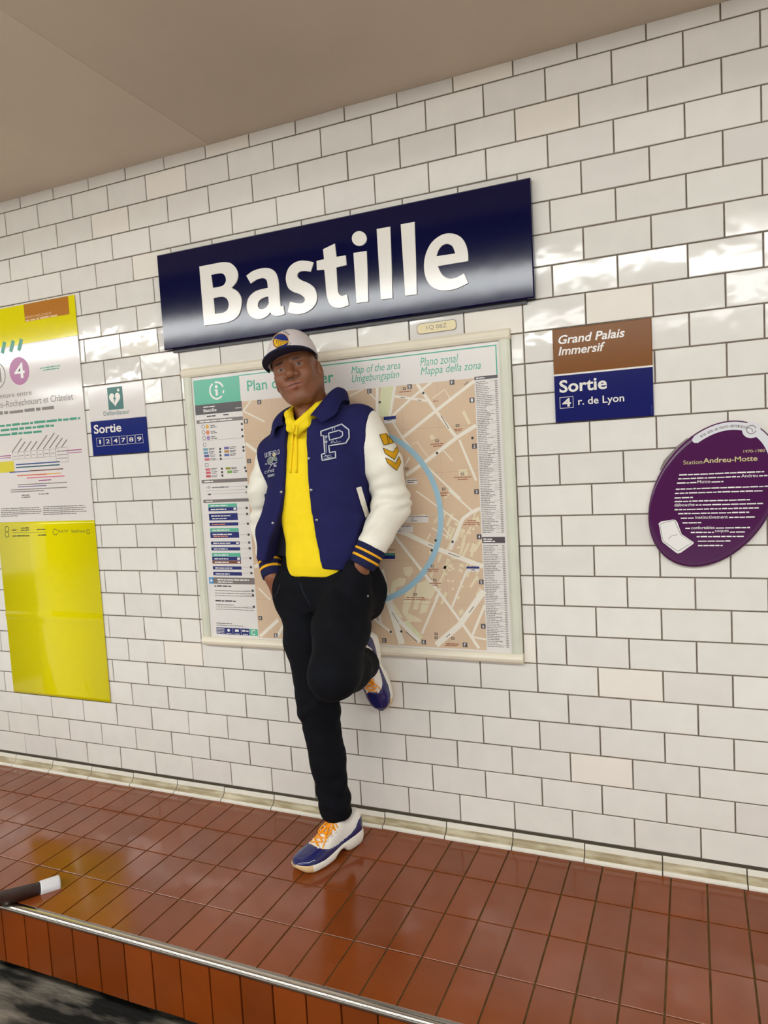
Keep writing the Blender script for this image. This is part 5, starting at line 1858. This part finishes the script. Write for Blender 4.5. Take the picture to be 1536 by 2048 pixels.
sleeves = []
for side, pts in ((1, (SH_L, EL_L, WR_L)), (-1, (SH_R, EL_R, WR_R))):
    lo, hi = ((-1.30, -0.32, 1.0), (-1.08, -0.03, 1.56)) if side > 0 else ((-1.76, -0.28, 0.97), (-1.56, -0.05, 1.48))
    sv = Vol(*grid(lo, hi, 0.0042))
    arm(sv, side, 0.0)
    sv.cut((lambda X, Y, Z: -seam_L(X, Z) - 0.006) if side > 0 else (lambda X, Y, Z: -seam_R(X, Z) - 0.006 - low_R(Z)), 0.003)
    ax = np.array((CU_L if side > 0 else CU_R)) - np.array((WR_L if side > 0 else WR_R))
    ax /= np.linalg.norm(ax)
    w0 = np.array(WR_L if side > 0 else WR_R)
    sv.cut(lambda X, Y, Z: (X - w0[0]) * ax[0] + (Y - w0[1]) * ax[1] + (Z - w0[2]) * ax[2] - 0.016, 0.006)
    o, V, F = soft_obj('sleeve', sv, M_SLEEVE, jacket, sleeve_wrinkle(pts), 2)
    sleeves.append(o)
    c0 = Vector(w0) + Vector(ax) * 0.004
    c1 = Vector(CU_L if side > 0 else CU_R)
    r0, r1 = (0.0520, 0.0455) if side > 0 else (0.0440, 0.0390)
    MB().tube([c0, c0.lerp(c1, 0.12), c0.lerp(c1, 0.5), c0.lerp(c1, 0.9), c1, c1 - Vector(ax) * 0.004], [r0 * 0.9, r0, (r0 + r1) / 2, r1, r1 * 0.93, r1 * 0.75], 28).build('cuff', M_NAVYRIB, jacket, True)
    for f in (0.38, 0.66):
        p0, p1 = c0.lerp(c1, f - 0.055), c0.lerp(c1, f + 0.055)
        rr = r0 + (r1 - r0) * f + 0.0012
        MB().tube([p0, p0.lerp(p1, 0.2), p0.lerp(p1, 0.8), p1], [rr - 0.0015, rr, rr, rr - 0.0015], 28).build('cuff_stripe', M_GOLD, jacket, True)
# hem ribbing with gold stripe at the sides and back
for za, zb, m, nm, g in ((0.968, 1.012, M_NAVYRIB, 'hem_rib', 0.0), (0.978, 0.985, M_GOLD, 'hem_stripe', 0.002), (0.992, 0.999, M_GOLD, 'hem_stripe', 0.002)):
    b = MB()
    vs, fs = [], []
    tt = np.linspace(math.radians(-28), math.radians(208), 40)
    for z in (za, zb):
        for t in tt:
            x = -1.430 + (0.176 + g) * math.cos(t)
            vs.append((x, -0.168 + (0.116 + g) * math.sin(t), z + 0.10 * (-1.40 - x)))
    n = len(tt)
    for i in range(n - 1):
        fs.append((i, i + 1, n + i + 1, n + i))
    o = mesh_obj(nm, vs, fs, m, jacket, True)
# collar
def collar(side):
    vs, fs = [], []
    n = 22
    if side > 0:
        inner = [(-1.435, -0.055, 1.590), (-1.378, -0.080, 1.610), (-1.352, -0.135, 1.614), (-1.352, -0.190, 1.594), (-1.366, -0.240, 1.552), (-1.386, -0.276, 1.512)]
        outer = [(-1.435, -0.037, 1.540), (-1.352, -0.052, 1.556), (-1.318, -0.120, 1.566), (-1.310, -0.190, 1.558), (-1.304, -0.252, 1.512), (-1.338, -0.292, 1.486)]
    else:
        inner = [(-1.435, -0.055, 1.590), (-1.498, -0.080, 1.580), (-1.524, -0.135, 1.566), (-1.524, -0.190, 1.548), (-1.514, -0.242, 1.520), (-1.496, -0.272, 1.490)]
        outer = [(-1.435, -0.037, 1.540), (-1.522, -0.055, 1.524), (-1.566, -0.125, 1.508), (-1.572, -0.195, 1.488), (-1.560, -0.250, 1.466), (-1.532, -0.284, 1.450)]
    def cr(P, n):
        P = [np.array(p) for p in P]
        out = []
        for i in range(len(P) - 1):
            a, b, c, d = P[max(i - 1, 0)], P[i], P[i + 1], P[min(i + 2, len(P) - 1)]
            for k in range(n):
                t = k / n
                out.append(0.5 * (2 * b + (c - a) * t + (2 * a - 5 * b + 4 * c - d) * t * t + (3 * b - a - 3 * c + d) * t ** 3))
        return out + [P[-1]]
    I, O = cr(inner, 5), cr(outer, 5)
    m_ = 6
    rows = []
    for k in range(len(I)):
        c = np.array([-1.436, -0.160, I[k][2]])
        ou = (I[k] - c) / np.linalg.norm(I[k] - c)
        row = []
        for j in range(m_ + 1):
            f = j / m_
            p = I[k] * (1 - f) + O[k] * f + np.array([ou[0], ou[1], 0.7]) * 0.016 * math.sin(math.pi * min(1, f * 1.15)) * (1 - 0.5 * f)
            row.append(p)
        rows.append(row)
    for r in rows:
        vs += r
    w = m_ + 1
    for i in range(len(rows) - 1):
        for j in range(m_):
            q = (i * w + j, i * w + j + 1, (i + 1) * w + j + 1, (i + 1) * w + j)
            fs.append(q if side > 0 else q[::-1])
    o = mesh_obj('collar', vs, fs, M_NAVY, jacket, True)
    md = o.modifiers.new('thick', 'SOLIDIFY')
    md.thickness = 0.006
    md.offset = -1
    md2 = o.modifiers.new('sub', 'SUBSURF')
    md2.levels = md2.render_levels = 1
    return o


collar(1)
collar(-1)
# welt pocket, snaps
patch(jb, [(711, 976), (721, 973), (737, 1030), (729, 1036)], M_SLEEVE, 'pocket_welt', jacket, 0.004)
for px, py in ((618, 917), (623, 980), (634, 1040), (563, 984), (546, 1046)):
    h = surf(jb, px, py)
    if h and h[0].y < -0.2:
        MB().tube([h[0] - h[1] * 0.001, h[0] + h[1] * 0.0035, h[0] + h[1] * 0.0045], [0.0055, 0.005, 0.002], 12).build('snap', M_SNAP, jacket, True)
# chest letter: a felt P outlined in pale thread
Pq = lambda x, y: (620 + x / 7.68, 830 + y / 7.68)
outer = [Pq(*t) for t in ((170, 255), (490, 145), (600, 225), (605, 345), (545, 435), (290, 475), (302, 580), (390, 565), (395, 660), (192, 700), (180, 610), (232, 590), (212, 320), (175, 325))]
hole = [Pq(*t) for t in ((285, 285), (445, 240), (500, 265), (500, 320), (465, 350), (300, 390))]
patch(jb, outer, mat('navy_felt', srgb(34, 36, 84), 0.9, 0.2), 'chest_letter', jacket, 0.0022)
thread(jb, [outer + outer[:1]], 0.0025, M_THREAD, 'letter_outline', jacket, 0.0035)
thread(jb, [hole + hole[:1]], 0.0022, M_THREAD, 'letter_outline', jacket, 0.0035)
thread(jb, [[Pq(245, 330), Pq(255, 585)], [Pq(350, 190), Pq(340, 250)], [Pq(385, 180), Pq(375, 240)], [Pq(205, 640), Pq(330, 615)], [Pq(210, 670), Pq(340, 645)], [Pq(230, 610), Pq(300, 660)]], 0.0009, M_THREAD, 'letter_stitching', jacket, 0.0035)
stars = []
for sx, sy in ((250, 335), (250, 410)):
    for a in range(5):
        q = math.radians(72 * a - 90)
        stars.append([Pq(sx, sy), Pq(sx + 26 * math.cos(q), sy + 22 * math.sin(q))])
thread(jb, stars, 0.0011, M_THREAD, 'letter_stars', jacket, 0.0035)
script = [[Pq(322, 440), Pq(335, 400), Pq(365, 398), Pq(355, 420), Pq(330, 425)], [Pq(368, 428), Pq(378, 412), Pq(388, 425), Pq(375, 432)], [Pq(398, 430), Pq(415, 392)], [Pq(420, 425), Pq(432, 408), Pq(442, 420), Pq(468, 405)]]
thread(jb, script, 0.0008, M_THREAD, 'letter_script', jacket, 0.0035)
# embroidery on the other side of the chest
Em = lambda x, y: (500 + x / 15.36, 900 + y / 15.36)


def letters(spec, u0, v0, du, dv_, s):
    """simple stitched capitals along a slanted line"""
    G_ = {'O': [[(0, 0), (1, 0), (1, 1), (0, 1), (0, 0)]], 'U': [[(0, 1), (0, 0), (1, 0), (1, 1)]], 'T': [[(0, 1), (1, 1)], [(.5, 1), (.5, 0)]], 'H': [[(0, 0), (0, 1)], [(1, 0), (1, 1)], [(0, .5), (1, .5)]],
          'A': [[(0, 0), (.5, 1), (1, 0)], [(.2, .4), (.8, .4)]], 'L': [[(0, 1), (0, 0), (1, 0)]], 'C': [[(1, 1), (0, 1), (0, 0), (1, 0)]], 'I': [[(.5, 0), (.5, 1)]], 'Y': [[(0, 1), (.5, .5), (1, 1)], [(.5, .5), (.5, 0)]],
          'E': [[(1, 1), (0, 1), (0, 0), (1, 0)], [(0, .5), (.8, .5)]], 'F': [[(1, 1), (0, 1), (0, 0)], [(0, .5), (.8, .5)]], 'D': [[(0, 0), (0, 1), (.7, 1), (1, .5), (.7, 0), (0, 0)]], 'N': [[(0, 0), (0, 1), (1, 0), (1, 1)]],
          'S': [[(1, 1), (0, 1), (0, .5), (1, .5), (1, 0), (0, 0)]], 'W': [[(0, 1), (.25, 0), (.5, .6), (.75, 0), (1, 1)]], 'M': [[(0, 0), (0, 1), (.5, .4), (1, 1), (1, 0)]], '1': [[(.5, 0), (.5, 1)]], '9': [[(1, .5), (0, .5), (0, 1), (1, 1), (1, 0), (0, 0)]], '2': [[(0, 1), (1, 1), (1, .5), (0, .5), (0, 0), (1, 0)]]}
    out = []
    for i, ch in enumerate(spec):
        for pl in G_.get(ch, []):
            out.append([Em(u0 + (i * 1.35 + x) * du[0] * s[0] - y * dv_[0] * s[1], v0 + (i * 1.35 + x) * du[1] * s[0] - y * dv_[1] * s[1]) for x, y in pl])
    return out


sl_ = (1.0, -0.26)
up_ = (0.10, 1.0)
thread(jb, letters('OUTFIELD', 480, 225, sl_, up_, (42, 130)), 0.0011, M_THREAD, 'chest_embroidery', jacket, 0.0014)
thread(jb, letters('CITYLE', 475, 725, sl_, up_, (36, 70)), 0.0010, M_THREAD, 'chest_embroidery', jacket, 0.0014)
thread(jb, letters('TENNIS', 560, 840, sl_, up_, (26, 64)), 0.0010, M_THREAD, 'chest_embroidery', jacket, 0.0014)
thread(jb, letters('19', 465, 465, sl_, up_, (30, 50)) + letters('92', 745, 520, sl_, up_, (30, 50)), 0.0008, M_THREAD, 'chest_embroidery', jacket, 0.0014)
el_ = lambda cx, cy, rx, ry, a: [Em(cx + rx * math.cos(t) * math.cos(a) - ry * math.sin(t) * math.sin(a), cy + rx * math.cos(t) * math.sin(a) + ry * math.sin(t) * math.cos(a)) for t in np.linspace(0, 2 * math.pi, 14)]
patch(jb, el_(640, 310, 70, 95, 0.5)[:-1], M_THREADG, 'racket_patch', jacket, 0.0012)
patch(jb, el_(780, 270, 62, 88, -0.7)[:-1], M_THREADG, 'racket_patch', jacket, 0.0014)
thread(jb, [el_(640, 310, 80, 105, 0.5)], 0.0009, M_THREAD, 'racket_outline', jacket, 0.002)
thread(jb, [[Em(680, 400), Em(830, 500)], [Em(720, 400), Em(600, 580)], [Em(570, 420), Em(690, 460)], [Em(720, 430), Em(850, 380)]], 0.0011, M_THREAD, 'racket_handles', jacket, 0.002)
patch(jb, el_(750, 150, 55, 55, 0)[:-1], mat('pale_gold_thread', srgb(196, 180, 120), 0.8), 'ball_patch', jacket, 0.0016)
# felt chevrons on the left sleeve
sb = bvh_of(sleeves[0])
ch0 = [Pq(1062, 310), Pq(1245, 265), Pq(1280, 430), Pq(1130, 465)]
ch1 = [Pq(1118, 510), Pq(1268, 580), Pq(1325, 490), Pq(1345, 570), Pq(1290, 690), Pq(1150, 590)]
ch2 = [Pq(1160, 660), Pq(1310, 740), Pq(1355, 640), Pq(1385, 725), Pq(1325, 850), Pq(1190, 735)]


def grow(pts, k):
    cx, cy = sum(p[0] for p in pts) / len(pts), sum(p[1] for p in pts) / len(pts)
    return [(p[0] + (p[0] - cx) / max(1e-6, math.hypot(p[0] - cx, p[1] - cy)) * k, p[1] + (p[1] - cy) / max(1e-6, math.hypot(p[0] - cx, p[1] - cy)) * k) for p in pts]


for c in (ch0, ch1, ch2):
    patch(sb, c, M_GOLDFELT, 'sleeve_patch', jacket, 0.0034)
    thread(sb, [c + c[:1]], 0.0010, M_OUTL, 'patch_edge', jacket, 0.0034)
thread(sb, [[Pq(1170, 300), Pq(1195, 440)], [Pq(1220, 290), Pq(1205, 400)], [Pq(1225, 290), Pq(1250, 425)]], 0.0009, M_OUTL, 'patch_stitching', jacket, 0.0042)

# ---- jeans
jn = Vol(*grid((-1.66, -0.62, 0.03), (-1.18, -0.02, 1.04), 0.005))
jn.loft([(0.84, -1.420, -0.165, 0.170, 0.108), (0.92, -1.420, -0.165, 0.178, 0.112), (0.97, -1.422, -0.165, 0.172, 0.106), (1.03, -1.425, -0.165, 0.160, 0.102)], 0.03)
jn.ell((-1.325, -0.120, 0.885), (0.112, 0.085, 0.125), 0.03)
jn.ell((-1.520, -0.120, 0.880), (0.100, 0.080, 0.115), 0.03)
jn.ell((-1.260, -0.258, 0.946), (0.050, 0.052, 0.082), 0.02)
jn.ell((-1.576, -0.216, 0.898), (0.038, 0.050, 0.074), 0.02)
jn.chain([(HIP_R, 0.100), ((-1.485, -0.205, 0.72), 0.090), (KN_R, 0.074), ((-1.440, -0.215, 0.28), 0.062), ((-1.426, -0.200, 0.085), 0.057)], 0.03)
jn.chain([(HIP_L, 0.102), ((-1.298, -0.325, 0.795), 0.092), (KN_L, 0.076), ((-1.285, -0.310, 0.652), 0.070), ((-1.312, -0.145, 0.622), 0.062)], 0.03)
an = np.array(AN_L) - np.array(KN_L)
jn.cut(lambda X, Y, Z: 0.064 + 0.10 * (Y + 0.2) - Z, 0.004)
jn.cut(lambda X, Y, Z: np.where((Z > 0.5) & (Z < 0.70) & (X > -1.42), Y + 0.112, -1.0), 0.004)
jn.cone((-1.426, -0.200, 0.00), (-1.426, -0.200, 0.09), 0.050, 0.048, 0.003, 's')


def dw(V):
    w = 0.0035 * fbm(V, 9, 4, (1, 1, 1.4)) + 0.0018 * fbm(V, 26, 6, (1, 1, 1.6))
    low = np.exp(-((V[:, 2] - 0.15) / 0.09) ** 2)
    n1_ = fbm(V, 7, 8, (1.5, 1.5, 1.0))
    w += 0.0038 * low * np.sin(V[:, 2] * 85 + 26 * V[:, 0] + 5 * n1_)
    kn = np.exp(-((V[:, 2] - 0.47) / 0.06) ** 2) * (V[:, 1] > -0.36)
    w += 0.0030 * kn * np.sin(V[:, 2] * 80 - 30 * V[:, 0] + 4 * n1_)
    th = np.exp(-((V[:, 2] - 0.84) / 0.06) ** 2)
    w += 0.0028 * th * np.sin(V[:, 2] * 55 + 60 * V[:, 0] + 3 * n1_)
    return w


jeans, V, F = soft_obj('jeans', jn, M_JEANS, person, dw, 2)
jeans['label'] = 'black denim jeans'
nb_ = bvh_of(jeans)
thread(nb_, [[(600, 1165), (607, 1185), (618, 1205), (622, 1212)]], 0.0010, M_STITCH, 'fly_stitching', jeans, 0.0006)
thread(nb_, [[(560, 1168), (556, 1182), (548, 1196)]], 0.0010, M_STITCH, 'pocket_stitching', jeans, 0.0006)
h = surf(nb_, 735, 1192)
if h:
    MB().tube([h[0], h[0] + h[1] * 0.003, h[0] + h[1] * 0.004], [0.004, 0.0035, 0.001], 10).build('rivet', M_SNAP, jeans, True)


# ---- shoes
def shoe(origin, fwd, up, left):
    f = Vector(fwd).normalized()
    u = (Vector(up) - f * Vector(up).dot(f)).normalized()
    r = f.cross(u)
    O = Vector(origin)
    W = lambda s, w, h: O + f * s + r * w + u * h
    T = lambda x, xp, fp: float(np.interp(x, xp, fp))
    L = 0.306
    hw = lambda s: T(s, [0, .008, .02, .06, .12, .17, .21, .25, .28, .297, .306], [.014, .026, .034, .038, .037, .043, .049, .048, .039, .024, .007])
    cw = lambda s: T(s, [0, .1, .2, .306], [0, 0.002, 0.0, -0.006]) * (1 if left else -1)
    hb = lambda s: T(s, [0, .012, .03, .085, .10, .112, .135, .150, .165, .26, .285, .306], [.020, .008, 0, 0, .006, .020, .022, .012, .001, 0, .008, .024])
    st = lambda s: T(s, [0, .03, .08, .12, .17, .22, .27, .306], [.050, .047, .044, .040, .032, .028, .030, .036])
    hu = lambda s: T(s, [0, .012, .03, .06, .09, .112, .125, .15, .18, .21, .24, .27, .29, .303], [.108, .120, .114, .100, .106, .128, .122, .100, .080, .068, .059, .052, .046, .036])
    mg = lambda s: T(s, [0, .012, .03, .05, .08, .12, .16, .185, .205, .225], [.088, .096, .088, .070, .058, .052, .050, .053, .060, .066])
    ss = np.concatenate([[0.0, 0.003, 0.008], np.linspace(0.016, 0.290, 42), [0.296, 0.301, 0.3045, 0.306]])
    root = empty('sneaker', O)
    root.parent = person
    root.matrix_parent_inverse = person.matrix_world.inverted()
    root['label'] = 'white and navy sneaker with orange laces, sole on the ledge' if not left else 'white and navy sneaker with orange laces, sole against the wall'

    def loft(name, ring, m, mats=None, mi=None):
        vs, fs = [], []
        n = None
        for s in ss:
            rg = ring(s)
            n = len(rg)
            vs += [W(s, w, h) for w, h in rg]
        for i in range(len(ss) - 1):
            for k in range(n):
                j = (k + 1) % n
                fs.append((i * n + k, i * n + j, (i + 1) * n + j, (i + 1) * n + k))
        fs.append(tuple(range(n - 1, -1, -1)))
        fs.append(tuple((len(ss) - 1) * n + k for k in range(n)))
        idx = None
        if mi:
            idx = [mi((ss[i] + ss[i + 1]) / 2, k, n) for i in range(len(ss) - 1) for k in range(n)] + [mi(0, 0, n), mi(L, 0, n)]
        o = mesh_obj(name, vs, fs, m, root, True, mats, idx)
        bm = bmesh.new(); bm.from_mesh(o.data); bmesh.ops.recalc_face_normals(bm, faces=bm.faces); bm.to_mesh(o.data); bm.free()
        return o

    def sole_ring(s):
        a, b, t = hw(s) + 0.003, hb(s), st(s)
        bul = 0.003
        pts = [(a * 0.90, b), (a * 0.98, b + 0.004), (a + bul, b + (t - b) * 0.4), (a, t - 0.003), (a * 0.95, t)]
        return [(cw(s) + w, h) for w, h in pts] + [(cw(s) - w, h) for w, h in pts[::-1]]

    def upper_pts(s, grow=0.0, top=None, n=9):
        a, b, t = hw(s) - 0.001 + grow, st(s) - 0.004, hu(s) + grow
        out = []
        for k in range(n + 1):
            q = math.pi / 2 * k / n
            h = b + (t - b) * math.sin(q) ** 0.85
            w = a * max(0.0, math.cos(q)) ** 0.62
            out.append((w, h))
        return out

    def upper_ring(s):
        p = upper_pts(s)
        return [(cw(s) + w, h) for w, h in p] + [(cw(s) - w, h) for w, h in p[:-1][::-1]]

    def guard_ring(s):
        p = upper_pts(s, 0.0022, None, 24)
        lim = 1.0 if s > 0.222 else mg(s)
        out = []
        for i, (w, h) in enumerate(p):
            if h <= lim:
                out.append((w, h))
            else:
                w0, h0 = out[-1] if out else (w, lim)
                out.append((max(0.0, w0 - 0.0045) if h0 >= lim - 1e-6 or len(out) and i and p[i - 1][1] <= lim else w0, min(lim, h)))
                for _ in range(len(p) - i - 1):
                    out.append((max(0.0, out[-1][0] - 0.002), lim))
                break
        return [(cw(s) + w, h) for w, h in out] + [(cw(s) - w, h) for w, h in out[:-1][::-1]]

    loft('sole', sole_ring, M_SOLE, [M_SOLE, M_GUM], lambda s, k, n: 1 if (s > 0.262 or (k in (0, 8, 9) and 0.15 < s)) else 0)
    loft('upper', upper_ring, M_SHOEW)
    loft('mudguard', guard_ring, M_PATENT)
    # collar of the ankle
    top = lambda s, w: next(((h0 + (h1 - h0) * ((w0 - abs(w)) / max(1e-6, w0 - w1))) for (w0, h0), (w1, h1) in zip(upper_pts(s, 0, None, 24)[:-1], upper_pts(s, 0, None, 24)[1:]) if w1 <= abs(w) <= w0), hu(s))
    b = MB()
    ey = MB()
    rows = [0.218, 0.199, 0.180, 0.161, 0.143]
    for i, s in enumerate(rows):
        wd = 0.022 + 0.0018 * i
        s2 = rows[i + 1] if i + 1 < len(rows) else s - 0.012
        for sg in (-1, 1):
            P = []
            for k in range(9):
                f_ = k / 8
                w = sg * wd * (1 - 2 * f_)
                sq_ = s + (s2 - s) * f_
                P.append(W(sq_, w + cw(sq_), top(sq_, w) + 0.0035 + 0.002 * math.sin(math.pi * f_) * (1 if sg > 0 else 0.3)))
            b.tube(P, 0.0030, 6, 0.6)
            ey.tube([W(s, sg * wd + cw(s), top(s, sg * wd) - 0.002), W(s, sg * (wd + 0.001) + cw(s), top(s, sg * wd) + 0.0045)], 0.0042, 10)
    o = b.build('laces', M_LACE, root, True)
    o['kind'] = 'stuff'
    o = ey.build('eyelets', M_SHOEW, root, True)
    o['kind'] = 'stuff'
    for sg, ln in ((-1, 0.05), (1, 0.04)):
        P = []
        for k in range(13):
            f_ = k / 12
            q = 2 * math.pi * f_
            s_ = 0.150 + 0.022 * math.sin(q) * 0.8 + 0.02 * (1 - math.cos(q)) * 0.5
            w_ = sg * (0.004 + 0.5 * ln * (1 - math.cos(q)) * 0.5)
            P.append(W(s_, w_, top(min(s_, 0.2), 0.012) + 0.006 + 0.004 * math.sin(math.pi * f_)))
        MB().tube(P, 0.0028, 6).build('bow_loop', M_LACE, root, True)
        MB().tube([W(0.148, 0, hu(0.148) + 0.007), W(0.165, sg * 0.012, hu(0.165) + 0.008), W(0.190, sg * 0.026, hu(0.19) - 0.002), W(0.215, sg * 0.034, hu(0.215) - 0.010)], 0.0026, 6).build('lace_end', M_LACE, root, True)
    MB().tube([W(0.148, -0.007, hu(0.148) + 0.006), W(0.148, 0.007, hu(0.148) + 0.007)], [0.006, 0.006], 8).build('knot', M_LACE, root, True)
    # tongue and heel tab
    MB().tube([W(0.150, 0, hu(0.150) - 0.008), W(0.128, 0, hu(0.128) - 0.002), W(0.112, 0, hu(0.112) + 0.006), W(0.104, 0, hu(0.112) + 0.012)], [0.020, 0.021, 0.019, 0.013], 12, 0.35).build('tongue', M_SHOEW, root, True)
    return root


ft_dir = Vector((-0.37, -0.93, 0)).normalized()
toe = Vector((-1.490, -0.402, ZF + 0.001))
shoe(toe - ft_dir * 0.306, ft_dir, (0, 0, 1), False)
shoe((-1.326, -0.044, 0.722), (0.10, 0.100, -0.99), (0, -1, 0), True)
